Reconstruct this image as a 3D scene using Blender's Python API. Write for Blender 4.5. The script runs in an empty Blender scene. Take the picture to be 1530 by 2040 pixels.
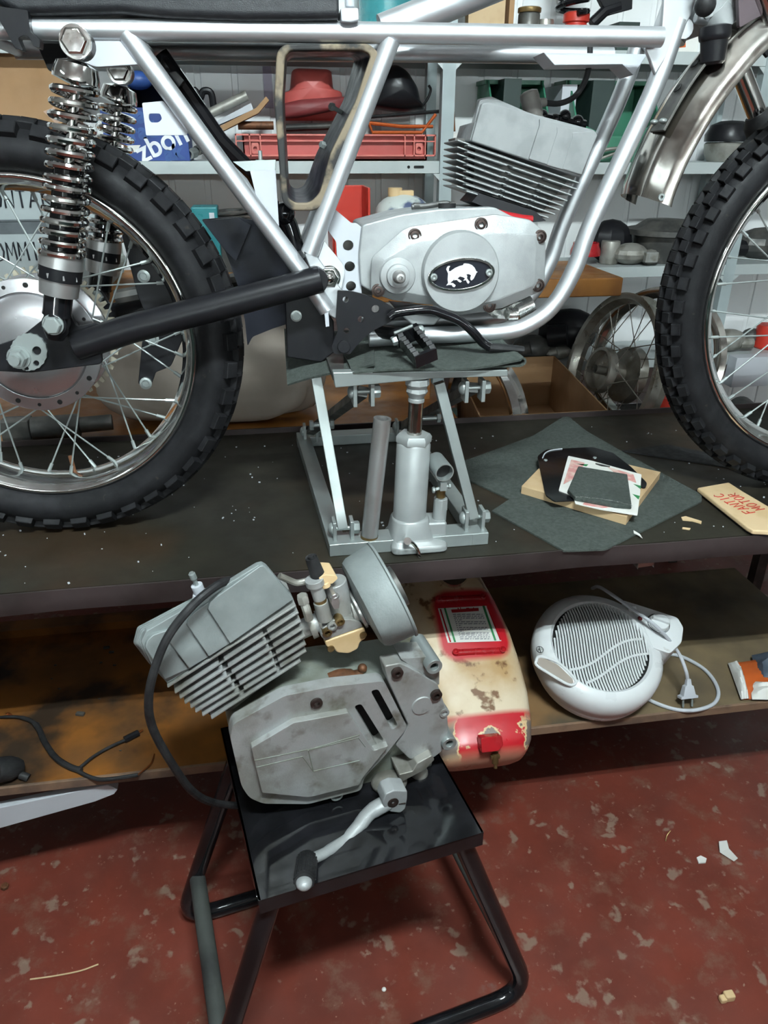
import bpy, bmesh, math, random
from mathutils import Vector as V, Matrix
random.seed(7)
SC = bpy.context.scene
COL = SC.collection
# ------------------------------------------------------------------ camera
F = 1476.24; ZO = 1.05
CAM = V((0.3523, -1.1958, 0.2796 + ZO))
YAW, PIT, ROL = 0.1574, 0.4628, 0.0027
fw = V((math.sin(YAW)*math.cos(PIT), math.cos(YAW)*math.cos(PIT), -math.sin(PIT)))
r0 = V((math.cos(YAW), -math.sin(YAW), 0)); u0 = r0.cross(fw)
RT = math.cos(ROL)*r0 + math.sin(ROL)*u0
UP = -math.sin(ROL)*r0 + math.cos(ROL)*u0
cd = bpy.data.cameras.new('camera'); cam = bpy.data.objects.new('camera', cd); COL.objects.link(cam)
cd.sensor_fit = 'VERTICAL'; cd.sensor_height = 24.0; cd.lens = F/2040*24.0
cd.clip_start = 0.02
cam.matrix_world = Matrix(((RT.x, UP.x, -fw.x, CAM.x), (RT.y, UP.y, -fw.y, CAM.y), (RT.z, UP.z, -fw.z, CAM.z), (0, 0, 0, 1)))
SC.camera = cam
# ------------------------------------------------------------------ world, exposure, lamps
SC.view_settings.view_transform = 'Standard'; SC.view_settings.look = 'None'
SC.view_settings.exposure = 0.0; SC.view_settings.gamma = 1.0
w = bpy.data.worlds.new('world'); SC.world = w; w.use_nodes = True
w.node_tree.nodes['Background'].inputs[0].default_value = (.85, .95, 1, 1)
w.node_tree.nodes['Background'].inputs[1].default_value = 0.05
SC.cycles.max_bounces = 6
SC.cycles.use_denoising = True
KEY, SIDE, FAR_FILL = 760, 22, 330
# bare fluorescent tubes under the ceiling: (position of the fitting, length, axis, emission of its tubes)
LAMPS = [((0.55, -1.52, 2.75), .6, 'x', KEY), ((-2.2, -1.75, 2.75), 1.5, 'y', SIDE), ((3.3, -1.75, 2.75), 1.5, 'y', SIDE)]
LAMPS += [((x, -8.0, 2.12), 1.5, 'x', FAR_FILL) for x in (-1.9, -.1, 1.7, 3.5)]  # unseen far row, added and hung low to light the back wall
LAMP_COL = (.86, .99, 1.0)
# ------------------------------------------------------------------ projection helpers
def ray(px, py): return ((px-765)/F)*RT - ((py-1020)/F)*UP + fw
def at(px, py, Y=None, Z=None, X=None):
    d = ray(px, py)
    t = (Y-CAM.y)/d.y if Y is not None else ((Z-CAM.z)/d.z if Z is not None else (X-CAM.x)/d.x)
    return CAM + t*d
class Pl:
    """a plane in the place: origin, in-plane axes ex, ez; n points away from the viewer's side"""
    def __init__(s, o, ex, ez):
        s.o = V(o); s.ex = V(ex).normalized(); ez = V(ez); s.ez = (ez - ez.dot(s.ex)*s.ex).normalized(); s.n = s.ez.cross(s.ex)
    def __call__(s, px, py, d=0.0):
        r = ray(px, py); t = (s.o + s.n*d - CAM).dot(s.n)/r.dot(s.n)
        return CAM + t*r
    def uv(s, p): q = V(p)-s.o; return (q.dot(s.ex), q.dot(s.ez))
    def p(s, u, v, d=0.0): return s.o + s.ex*u + s.ez*v + s.n*d
    def sc(s, px, py, d=0.0): return (s(px, py, d)-CAM).dot(fw)/F      # metres per pixel there
def smooth(pts, k=6, closed=False):
    pts = [V(p) for p in pts]; n = len(pts); out = []
    if n < 3: return pts
    for i in range(n if closed else n-1):
        a = pts[(i-1) % n] if closed or i > 0 else pts[0]*2-pts[1]
        b = pts[i]; c = pts[(i+1) % n]
        d = pts[(i+2) % n] if closed or i+2 < n else pts[-1]*2-pts[-2]
        for j in range(k):
            t = j/k
            out.append(.5*((2*b)+(c-a)*t+(2*a-5*b+4*c-d)*t*t+(3*b-a-3*c+d)*t**3))
    if not closed: out.append(pts[-1])
    return out
def circ(cx, cy, rx, ry=None, n=32, rot=0):
    ry = rx if ry is None else ry; c, s = math.cos(rot), math.sin(rot)
    return [(cx+rx*math.cos(t)*c-ry*math.sin(t)*s, cy+rx*math.cos(t)*s+ry*math.sin(t)*c) for t in [2*math.pi*i/n for i in range(n)]]
def rpoly(pts, r, k=4):
    """round the corners of a 2-D polygon"""
    out = []; n = len(pts)
    for i in range(n):
        a, b, c = V(pts[i-1]).to_2d(), V(pts[i]).to_2d(), V(pts[(i+1) % n]).to_2d()
        l1, l2 = (a-b).length, (c-b).length; rr = min(r, .45*l1, .45*l2)
        p, q = b+(a-b)/max(l1, 1e-9)*rr, b+(c-b)/max(l2, 1e-9)*rr
        for j in range(k+1):
            t = j/k; v = (1-t)**2*p+2*t*(1-t)*b+t*t*q; out.append((v.x, v.y))
    return out
def frame_of(ax):
    ax = V(ax).normalized(); h = V((0, 0, 1)) if abs(ax.z) < .9 else V((1, 0, 0))
    x = h.cross(ax).normalized(); return x, ax.cross(x), ax

# ------------------------------------------------------------------ mesh builder
class MB:
    def __init__(s): s.b = bmesh.new(); s.mi = 0
    def face(s, vs):
        try: f = s.b.faces.new(vs); f.material_index = s.mi; return f
        except ValueError: return None
    def loft(s, rings, cap=True, close=False, cyc=True):
        R = [[s.b.verts.new(p) for p in r] for r in rings]; n = len(R[0])
        m = len(R)
        for i in range(m if close else m-1):
            a, b = R[i], R[(i+1) % m]
            for j in range(n if cyc else n-1):
                s.face([a[j], a[(j+1) % n], b[(j+1) % n], b[j]])
        if cap and not close and cyc: s.face(list(reversed(R[0]))); s.face(R[-1])
        return s
    def tube(s, pts, r, n=12, closed=False, cap=True, sm=0, flat=1.0):
        if sm: pts = smooth(pts, sm, closed)
        pts = [V(p) for p in pts]; m = len(pts); rings = []; x = None
        for i, p in enumerate(pts):
            if closed: t = pts[(i+1) % m]-pts[i-1]
            else: t = pts[min(i+1, m-1)]-pts[max(i-1, 0)]
            if t.length < 1e-9: t = V((0, 0, 1))
            t.normalize()
            if x is None: x, y, _ = frame_of(t)
            else:
                x = x-t*x.dot(t)
                x = x.normalized() if x.length > 1e-6 else frame_of(t)[0]
                y = t.cross(x)
            rr = r[i*(len(r)-1)//max(1, m-1)] if isinstance(r, (list, tuple)) and len(r) != m else (r[i] if isinstance(r, (list, tuple)) else r)
            rings.append([p+x*math.cos(2*math.pi*k/n)*rr+y*math.sin(2*math.pi*k/n)*rr*flat for k in range(n)])
        return s.loft(rings, cap, closed)
    def cyl(s, p0, p1, r0, r1=None, n=24): return s.tube([p0, p1], [r0, r0 if r1 is None else r1], n)
    def lathe(s, prof, o, ax, n=32, cap=True, closed=False, a0=0, a1=None):
        """prof: (radius, along axis)"""
        o = V(o); x, y, z = frame_of(ax); rings = []
        full = a1 is None
        for k in range(n if full else n+1):
            t = 2*math.pi*k/n if full else a0+(a1-a0)*k/n
            d = x*math.cos(t)+y*math.sin(t)
            rings.append([o+d*r+z*a for r, a in prof])
        if full:
            R = [[rings[k][i] for k in range(n)] for i in range(len(prof))]
            return s.loft(R, cap and not closed, closed)
        return s.loft(rings, False, False, cyc=closed)
    def box(s, c, size, M=None):
        M = M or Matrix.Identity(3); c = V(c); h = V(size)/2
        vs = [s.b.verts.new(c+M@V((x*h.x, y*h.y, z*h.z))) for z in (-1, 1) for y in (-1, 1) for x in (-1, 1)]
        for f in ((0, 2, 3, 1), (4, 5, 7, 6), (0, 1, 5, 4), (2, 6, 7, 3), (0, 4, 6, 2), (1, 3, 7, 5)): s.face([vs[i] for i in f])
        return s
    def bx(s, x0, x1, y0, y1, z0, z1): return s.box(((x0+x1)/2, (y0+y1)/2, (z0+z1)/2), (x1-x0, y1-y0, z1-z0))
    def prism(s, poly, P, d0, d1, holes=(), px=True, taper=0):
        """polygon (pixels of the photo on plane P at depth d0, or plane units) made solid from d0 to d1 along the plane's normal"""
        def g(q): return P(q[0], q[1], d0) if px else P.p(q[0], q[1], d0)
        loops = [[g(q) for q in L] for L in [poly]+list(holes)]
        tmp = bmesh.new(); edges = []; LV = []
        for L in loops:
            vs = [tmp.verts.new(p) for p in L]; LV.append(vs)
            edges += [tmp.edges.new((vs[i], vs[(i+1) % len(vs)])) for i in range(len(vs))]
        if len(loops) == 1: tmp.faces.new(LV[0])
        else: bmesh.ops.triangle_fill(tmp, use_beauty=True, use_dissolve=False, edges=edges)
        tmp.verts.index_update(); off = P.n*(d1-d0)
        c = sum(loops[0], V((0, 0, 0)))/len(loops[0])
        A = {v: s.b.verts.new(v.co) for v in tmp.verts}
        B = {v: s.b.verts.new(v.co+off+(v.co-c)*taper) for v in tmp.verts}
        for f in tmp.faces:
            s.face([A[v] for v in f.verts]); s.face([B[v] for v in reversed(f.verts)])
        for vs in LV:
            n = len(vs)
            for i in range(n): s.face([A[vs[i]], B[vs[i]], B[vs[(i+1) % n]], A[vs[(i+1) % n]]])
        tmp.free(); return s
    def ball(s, c, r, sq=(1, 1, 1), M=None, nu=20, nv=12):
        M = M or Matrix.Identity(3); c = V(c); rings = []
        for i in range(nv+1):
            t = math.pi*i/nv; t = min(max(t, .02), math.pi-.02)
            rings.append([c+M@V((r*sq[0]*math.sin(t)*math.cos(2*math.pi*k/nu), r*sq[1]*math.sin(t)*math.sin(2*math.pi*k/nu), r*sq[2]*math.cos(t))) for k in range(nu)])
        return s.loft(rings)
    def hexa(s, c, ax, r, h):
        x, y, z = frame_of(ax); c = V(c)
        return s.loft([[c+z*a+(x*math.cos(k*math.pi/3)+y*math.sin(k*math.pi/3))*q for k in range(6)] for q, a in ((r, 0), (r, h*.8), (r*.85, h))])
    def sheet(s, grid, th=0):
        """grid of points -> surface with thickness th"""
        n, m = len(grid), len(grid[0])
        A = [[s.b.verts.new(p) for p in r] for r in grid]
        fs = [s.face([A[i][j], A[i+1][j], A[i+1][j+1], A[i][j+1]]) for i in range(n-1) for j in range(m-1)]
        if th:
            s.b.normal_update()
            g = bmesh.ops.solidify(s.b, geom=[f for f in fs if f], thickness=th)
        return s
    def helix(s, p0, p1, R, r, turns, n=8, k=20, R1=None):
        p0, p1 = V(p0), V(p1); x, y, z = frame_of(p1-p0); L = (p1-p0).length; pts = []
        m = int(turns*k) if not callable(turns) else 0
        for i in range(m+1):
            t = i/m; a = 2*math.pi*turns*t; q = R+((R1 or R)-R)*t
            pts.append(p0+z*L*t+x*q*math.cos(a)+y*q*math.sin(a))
        return s.tube(pts, r, n)

PARTS = {}
def mkobj(name, mb, mats, loc, parent=None, bevel=0, ang=35, seg=2, sub=0):
    me = bpy.data.meshes.new(name); loc = V(loc)
    b = mb.b; bmesh.ops.remove_doubles(b, verts=b.verts, dist=1e-6)
    bmesh.ops.recalc_face_normals(b, faces=b.faces)
    bmesh.ops.translate(b, verts=b.verts, vec=-loc)
    b.to_mesh(me); b.free()
    for m in (mats if isinstance(mats, (list, tuple)) else [mats]): me.materials.append(m)
    for p in me.polygons: p.use_smooth = True
    try: me.set_sharp_from_angle(angle=math.radians(ang))
    except Exception: pass
    o = bpy.data.objects.new(name, me); COL.objects.link(o)
    if parent is None: o.location = loc
    else: o.parent = parent
    if sub:
        md = o.modifiers.new('s', 'SUBSURF'); md.levels = md.render_levels = sub
    if bevel:
        md = o.modifiers.new('b', 'BEVEL'); md.width = bevel; md.segments = seg; md.limit_method = 'ANGLE'; md.angle_limit = math.radians(40); md.harden_normals = True
    return o
def tag(o, label, cat, group=None):
    o['label'] = label; o['category'] = cat
    if group: o['group'] = group
    return o
class T:
    """a thing: an Empty at its base that parents its parts"""
    def __init__(s, name, label, cat, loc, group=None):
        s.o = bpy.data.objects.new(name, None); COL.objects.link(s.o); s.loc = V(loc); s.o.location = s.loc; s.o.empty_display_size = .05
        tag(s.o, label, cat, group)
    def part(s, name, mb, mat, parent=None, label=None, **k):
        o = mkobj(name, mb, mat, s.loc, parent or s.o, **k)
        if label: o['label'] = label
        return o
    def text(s, name, body, P, u, v, d, size, mat, rot=0, parent=None, off=0, ext=.0004):
        cu = bpy.data.curves.new(name, 'FONT'); cu.body = body; cu.size = size; cu.align_x = 'CENTER'; cu.align_y = 'CENTER'; cu.extrude = ext; cu.offset = off
        cu.materials.append(mat)
        tmp = bpy.data.objects.new(name, cu); COL.objects.link(tmp); bpy.context.view_layer.update()
        me = bpy.data.meshes.new_from_object(tmp.evaluated_get(bpy.context.evaluated_depsgraph_get())); bpy.data.objects.remove(tmp); bpy.data.curves.remove(cu)
        me.materials.clear(); me.materials.append(mat); o = bpy.data.objects.new(name, me); COL.objects.link(o); o.parent = parent or s.o
        ex = P.ex*math.cos(rot)+P.ez*math.sin(rot); ez = -P.ex*math.sin(rot)+P.ez*math.cos(rot); nn = -P.n
        p = P.p(u, v, d)-s.loc
        o.matrix_local = Matrix(((ex.x, ez.x, nn.x, p.x), (ex.y, ez.y, nn.y, p.y), (ex.z, ez.z, nn.z, p.z), (0, 0, 0, 1)))
        return o
def single(name, mb, mat, label, cat, loc=None, group=None, **k):
    if loc is None:
        vs = [v.co for v in mb.b.verts]
        loc = V((sum(v.x for v in vs)/len(vs), sum(v.y for v in vs)/len(vs), min(v.z for v in vs)))
    return tag(mkobj(name, mb, mat, loc, **k), label, cat, group)
def struct(name, mb, mat, **k):
    o = mkobj(name, mb, mat, (0, 0, 0), **k); o['kind'] = 'structure'; return o
GL = {'A': [[(0, 0), (.5, 1), (1, 0)], [(.2, .4), (.8, .4)]], 'C': [[(1, .85), (.6, 1), (.15, .8), (0, .45), (.2, .1), (.6, 0), (1, .15)]],
      'F': [[(0, 0), (.05, 1), (1, 1)], [(.02, .55), (.7, .6)]], 'I': [[(.5, 0), (.5, 1)]], 'K': [[(.1, 0), (.1, 1)], [(.9, 1), (.1, .45), (1, 0)]],
      'M': [[(0, 0), (.1, 1), (.5, .3), (.9, 1), (1, 0)]], 'N': [[(0, 0), (.05, 1), (.9, 0), (1, 1)]],
      'O': [[(.5, 1), (.1, .8), (0, .4), (.3, 0), (.8, .1), (1, .5), (.8, .9), (.5, 1)]], 'R': [[(0, 0), (.05, 1), (.8, .9), (.8, .6), (.05, .5), (1, 0)]],
      'T': [[(.5, 0), (.5, 1)], [(0, 1), (1, .97)]]}
def scribble(mb, s, P, u, v, d, w, h, gap, r, rot=0):
    c, sn = math.cos(rot), math.sin(rot)
    for i, ch in enumerate(s):
        for st in GL.get(ch, []):
            pts = []
            for x, y in st:
                a, b = i*(w+gap)+x*w, y*h
                pts.append(P.p(u+a*c-b*sn, v+a*sn+b*c, d))
            mb.tube(pts, r, 6)

# ------------------------------------------------------------------ materials
def mat(name, c, rough=.5, metal=0.0, c2=None, ns=20, lo=.45, hi=.62, bump=0, bs=150, c3=None, ns3=60, lo3=.6, hi3=.66, rv=.12, emit=0, coat=0, alpha=1, trans=0, det=6, spec=.5):
    m = bpy.data.materials.new(name); m.use_nodes = True; nt = m.node_tree; N = nt.nodes; L = nt.links
    b = N['Principled BSDF']; b.inputs['Roughness'].default_value = rough; b.inputs['Metallic'].default_value = metal
    b.inputs['Base Color'].default_value = (*c, 1); b.inputs['Specular IOR Level'].default_value = spec
    tc = N.new('ShaderNodeTexCoord')
    def noise(sc, dt=det):
        n = N.new('ShaderNodeTexNoise'); n.inputs['Scale'].default_value = sc; n.inputs['Detail'].default_value = dt; L.new(tc.outputs['Object'], n.inputs['Vector']); return n
    def ramp(n, a, z, ca, cz):
        r = N.new('ShaderNodeValToRGB'); r.color_ramp.elements[0].position = a; r.color_ramp.elements[1].position = z
        r.color_ramp.elements[0].color = ca; r.color_ramp.elements[1].color = cz; L.new(n.outputs['Fac'], r.inputs['Fac']); return r
    last = None
    c2 = c2 or tuple(x*.82 for x in c)
    n1 = noise(ns); r1 = ramp(n1, lo, hi, (*c, 1), (*c2, 1)); last = r1.outputs['Color']
    if c3:
        n3 = noise(ns3); r3 = ramp(n3, lo3, hi3, (0, 0, 0, 1), (1, 1, 1, 1)); mx = N.new('ShaderNodeMix'); mx.data_type = 'RGBA'
        L.new(r3.outputs['Color'], mx.inputs[0]); L.new(last, mx.inputs[6]); mx.inputs[7].default_value = (*c3, 1); last = mx.outputs[2]
    L.new(last, b.inputs['Base Color'])
    if rv:
        n2 = noise(ns*2.3+7); r2 = ramp(n2, .3, .7, (max(0, rough-rv),)*3+(1,), (min(1, rough+rv),)*3+(1,)); L.new(r2.outputs['Color'], b.inputs['Roughness'])
    if bump:
        n4 = noise(bs, 3); bp = N.new('ShaderNodeBump'); bp.inputs['Strength'].default_value = bump; bp.inputs['Distance'].default_value = .002
        L.new(n4.outputs['Fac'], bp.inputs['Height']); L.new(bp.outputs['Normal'], b.inputs['Normal'])
    if coat: b.inputs['Coat Weight'].default_value = coat; b.inputs['Coat Roughness'].default_value = .1
    if emit: b.inputs['Emission Color'].default_value = (*c, 1); b.inputs['Emission Strength'].default_value = emit
    if alpha < 1: b.inputs['Alpha'].default_value = alpha
    if trans: b.inputs['Transmission Weight'].default_value = trans
    return m
M = dict(
    silver=mat('silver_paint', (.60, .62, .645), .42, .8, (.56, .58, .60), 12, rv=.03),
    chrome=mat('chrome', (.78, .78, .77), .10, 1.0, (.66, .65, .62), 25, rv=.05),
    dchrome=mat('worn_chrome', (.60, .58, .54), .16, 1.0, (.42, .38, .34), 14, rv=.08),
    polal=mat('polished_aluminium', (.52, .52, .54), .26, .85, (.50, .50, .52), 10, rv=.02),
    sprk=mat('cream_sprocket_metal', (.56, .52, .42), .45, .3, (.46, .42, .33), 20),
    bracket=mat('dull_plum_metal', (.10, .075, .085), .5, .3, (.075, .06, .065), 12),
    jackp=mat('jack_grey_paint', (.36, .38, .38), .38, .3, (.32, .34, .34), 14, rv=.05),
    castal3=mat('dull_head_casting', (.25, .26, .265), .5, .25, (.21, .22, .225), 26, bump=.15, bs=500),
    zinc=mat('zinc_plated', (.33, .365, .36), .34, .5, (.29, .32, .315), 14, rv=.05),
    steel=mat('bare_steel', (.44, .44, .44), .34, .75, (.38, .37, .36), 18, rv=.05),
    castal=mat('blasted_aluminium', (.36, .375, .38), .48, .3, (.315, .33, .335), 30, bump=.15, bs=500),
    castal2=mat('worn_cast_aluminium', (.40, .41, .41), .5, .4, (.29, .29, .27), 18, bump=.2, bs=300, c3=(.13, .115, .08), ns3=26, lo3=.56, hi3=.74),
    oldal=mat('stained_aluminium', (.28, .31, .28), .55, .4, (.22, .23, .19), 16, bump=.25, bs=250, c3=(.14, .13, .09), ns3=22, lo3=.58, hi3=.72),
    headal=mat('grey_head_aluminium', (.26, .29, .29), .6, .25, (.21, .235, .235), 16, bump=.15, bs=350),
    black=mat('satin_black', (.009, .009, .011), .34, 0, (.0105, .0105, .012), 30, rv=.03, spec=.22),
    gloss=mat('gloss_black', (.006, .006, .007), .09, 0, (.010, .010, .012), 20, rv=.03, spec=.4),
    rubber=mat('black_rubber', (.012, .012, .013), .62, 0, (.022, .022, .023), 40, bump=.2, bs=200, spec=.25),
    tyre=mat('tyre_rubber', (.008, .008, .009), .6, 0, (.013, .013, .0145), 30, bump=.15, bs=120, c3=(.035, .032, .027), ns3=70, lo3=.68, hi3=.76, spec=.16),
    seat=mat('seat_vinyl', (.016, .017, .02), .45, 0, (.022, .023, .026), 60, bump=.25, bs=900, spec=.35),
    greyrub=mat('grey_rubber_cap', (.13, .12, .11), .7, 0, (.17, .16, .145), 30),
    navy=mat('black_blue_plastic', (.008, .009, .014), .4, 0, (.012, .013, .019), 12, spec=.15),
    bench=mat('oily_steel_sheet', (.022, .020, .014), .55, 0, (.014, .0125, .009), 5, c3=(.036, .019, .009), ns3=3.2, lo3=.5, hi3=.75, rv=.1, spec=.25),
    lip=mat('bench_lip_steel', (.055, .042, .042), .45, .3, (.035, .027, .026), 9, spec=.25),
    ply=mat('oiled_plywood', (.25, .092, .016), .62, 0, (.11, .05, .018), 4, c3=(.032, .019, .011), ns3=6, lo3=.47, hi3=.62, rv=.1, spec=.25),
    plyedge=mat('plywood_edge', (.20, .12, .075), .7, 0, (.11, .07, .05), 18),
    felt=mat('grey_green_felt', (.055, .066, .058), .95, 0, (.033, .042, .037), 160, .35, .65, bump=.6, bs=500, c3=(.02, .025, .022), ns3=9, lo3=.55, hi3=.8, rv=0),
    wood=mat('light_wood', (.52, .37, .21), .6, 0, (.42, .28, .15), 14),
    table=mat('varnished_table_wood', (.40, .165, .035), .4, 0, (.30, .115, .024), 10, c3=(.16, .07, .025), ns3=6, lo3=.55, hi3=.8),
    card=mat('cardboard', (.36, .21, .105), .8, 0, (.30, .17, .08), 8),
    paper=mat('white_paper', (.70, .69, .66), .7, 0, (.62, .61, .57), 10),
    kraft=mat('kraft_paper', (.60, .44, .26), .7, 0, (.52, .37, .20), 14),
    shelfm=mat('grey_enamel_shelf', (.45, .49, .49), .45, .1, (.40, .44, .44), 6),
    shelfd=mat('grey_enamel_upright', (.36, .42, .43), .45, .1, (.31, .36, .37), 8),
    hole=mat('hole_shade', (.006, .006, .006), .8, 0),  # near-black standing in for the shade inside holes and bores
    redpl=mat('faded_red_plastic', (.46, .085, .075), .5, 0, (.38, .065, .055), 8),
    red2=mat('bright_red_plastic', (.52, .035, .02), .4, 0, (.44, .025, .015), 9),
    redp=mat('red_gloss', (.42, .012, .018), .25, 0, (.34, .01, .014), 12),
    dred=mat('dusty_dark_red', (.16, .022, .024), .6, 0, (.22, .05, .05), 9),
    orange=mat('orange_plastic', (.50, .10, .02), .45, 0, (.40, .08, .015), 12),
    green=mat('green_plastic', (.04, .18, .11), .4, 0, (.032, .15, .09), 8),
    dgreen=mat('dark_green_plastic', (.012, .028, .024), .45, 0, (.016, .036, .03), 8),
    teal=mat('teal_plastic', (.03, .20, .22), .35, 0, (.02, .15, .17), 9),
    tealc=mat('clear_teal_plastic', (.06, .30, .33), .25, 0, (.03, .18, .20), 12),
    blue=mat('blue_card', (.016, .045, .20), .55, 0, (.022, .06, .25), 12),
    white=mat('white_plastic', (.66, .68, .69), .35, 0, (.66, .67, .68), 8, c3=(.42, .41, .39), ns3=30, lo3=.66, hi3=.74),
    white2=mat('plain_white', (.49, .51, .55), .5, 0, (.46, .48, .52), 6),
    cream=mat('cream_plastic', (.66, .47, .26), .4, 0, (.60, .42, .22), 20),
    tan=mat('dusty_tan', (.20, .16, .11), .8, 0, (.022, .022, .022), 22, .44, .53),
    greydr=mat('grey_drawer', (.38, .43, .44), .5, 0, (.33, .37, .38), 6),
    cloth=mat('beige_cloth', (.34, .29, .25), .9, 0, (.27, .225, .19), 5, bump=.2, bs=40),
    iron=mat('dark_greasy_metal', (.06, .06, .058), .5, .4, (.12, .115, .105), 18),
    dirtal=mat('dirty_aluminium', (.34, .33, .30), .5, .5, (.19, .18, .155), 22),
    brass=mat('brass', (.26, .18, .08), .45, .8, (.18, .12, .05), 40),
    rust=mat('rusty_copper', (.18, .075, .035), .6, .4, (.10, .045, .022), 60),
    foil=mat('foil', (.62, .62, .60), .25, .9, (.5, .5, .48), 40, bump=.5, bs=60),
    ink=mat('black_ink', (.012, .014, .02), .6, 0), redink=mat('red_ink', (.45, .03, .02), .6, 0),
    greenink=mat('green_print', (.02, .20, .06), .6, 0), pinkink=mat('pink_print', (.58, .26, .24), .6, 0, (.66, .48, .42), 60),
    whiteink=mat('white_print', (.78, .80, .84), .5, 0), lamp=mat('lamp_diffuser', (1, 1, .97), .5, 0, rv=0, emit=2.0),
    copper=mat('copper_wire', (.40, .13, .04), .35, .9), boltb=mat('dark_bolt', (.07, .05, .045), .4, .7),
    rim2=mat('tarnished_rim', (.42, .40, .36), .35, .8, (.24, .22, .18), 12),
    conc=mat('ceiling_white', (.5, .5, .5), .8, 0), wallp=mat('plain_wall', (.30, .30, .29), .85, 0, (.25, .25, .24), 2),
)
def floor_mat():
    m = bpy.data.materials.new('red_painted_concrete'); m.use_nodes = True; nt = m.node_tree; N = nt.nodes; L = nt.links; b = N['Principled BSDF']
    tc = N.new('ShaderNodeTexCoord')
    def nz(sc, dt=8, ro=.55):
        n = N.new('ShaderNodeTexNoise'); n.inputs['Scale'].default_value = sc; n.inputs['Detail'].default_value = dt; n.inputs['Roughness'].default_value = ro; L.new(tc.outputs['Object'], n.inputs['Vector']); return n.outputs['Fac']
    def rp(x, a, z, ca, cz):
        r = N.new('ShaderNodeValToRGB'); r.color_ramp.elements[0].position = a; r.color_ramp.elements[1].position = z; r.color_ramp.elements[0].color = ca; r.color_ramp.elements[1].color = cz; L.new(x, r.inputs[0]); return r.outputs[0]
    def mix(f, a, c):
        x = N.new('ShaderNodeMix'); x.data_type = 'RGBA'; L.new(f, x.inputs[0]); L.new(a, x.inputs[6]); x.inputs[7].default_value = (*c, 1); return x.outputs[2]
    W, K = (1, 1, 1, 1), (0, 0, 0, 1)
    c = rp(nz(6), .35, .7, (.175, .038, .024, 1), (.115, .030, .021, 1))
    c = mix(rp(nz(16, 10, .7), .53, .70, K, (.8, .8, .8, 1)), c, (.18, .105, .072))
    v = N.new('ShaderNodeTexVoronoi'); v.inputs['Scale'].default_value = 15; v.inputs['Randomness'].default_value = 1
    n = N.new('ShaderNodeTexNoise'); n.inputs['Scale'].default_value = 26; n.inputs['Detail'].default_value = 6; L.new(tc.outputs['Object'], n.inputs['Vector'])
    ad = N.new('ShaderNodeMixRGB'); ad.blend_type = 'ADD'; ad.inputs[0].default_value = .10; L.new(tc.outputs['Object'], ad.inputs[1]); L.new(n.outputs['Color'], ad.inputs[2]); L.new(ad.outputs[0], v.inputs['Vector'])
    c = mix(rp(v.outputs['Distance'], .14, .25, (.75, .75, .75, 1), K), c, (.235, .165, .125))
    c = mix(rp(nz(90, 4), .68, .74, K, (.8, .8, .8, 1)), c, (.34, .25, .18))
    c = mix(rp(nz(42, 6), .63, .70, K, (.7, .7, .7, 1)), c, (.25, .18, .135))
    c = mix(rp(nz(4.2, 10, .65), .63, .68, K, (.7, .7, .7, 1)), c, (.17, .13, .11))
    L.new(c, b.inputs['Base Color']); L.new(rp(nz(9), .3, .7, (.28, .28, .28, 1), (.5, .5, .5, 1)), b.inputs['Roughness'])
    bp = N.new('ShaderNodeBump'); bp.inputs['Strength'].default_value = .2; bp.inputs['Distance'].default_value = .002; L.new(nz(30), bp.inputs['Height']); L.new(bp.outputs[0], b.inputs['Normal'])
    return m
def ply_mat():
    """the shelf board: orange and oil-stained towards its left end, greyer and barer towards the right"""
    m = M['ply']; nt = m.node_tree; N = nt.nodes; L = nt.links; b = N['Principled BSDF']; src = b.inputs['Base Color'].links[0].from_socket
    tc = N.new('ShaderNodeTexCoord'); sx_ = N.new('ShaderNodeSeparateXYZ'); L.new(tc.outputs['Object'], sx_.inputs[0])
    mr = N.new('ShaderNodeMapRange'); mr.inputs[1].default_value = -.15; mr.inputs[2].default_value = .45; L.new(sx_.outputs[0], mr.inputs[0])
    n = N.new('ShaderNodeTexNoise'); n.inputs['Scale'].default_value = 6; n.inputs['Detail'].default_value = 6; L.new(tc.outputs['Object'], n.inputs['Vector'])
    r = N.new('ShaderNodeValToRGB'); r.color_ramp.elements[0].position = .42; r.color_ramp.elements[1].position = .68; r.color_ramp.elements[0].color = (.185, .135, .075, 1); r.color_ramp.elements[1].color = (.085, .066, .045, 1); L.new(n.outputs['Fac'], r.inputs[0])
    x = N.new('ShaderNodeMix'); x.data_type = 'RGBA'; L.new(mr.outputs[0], x.inputs[0]); L.new(src, x.inputs[6]); L.new(r.outputs[0], x.inputs[7]); L.new(x.outputs[2], b.inputs['Base Color'])
    return m
def panel_mat():
    m = mat('white_wall_panel', (.76, .77, .78), .45, 0, (.70, .71, .71), 2.5); return m

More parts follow.
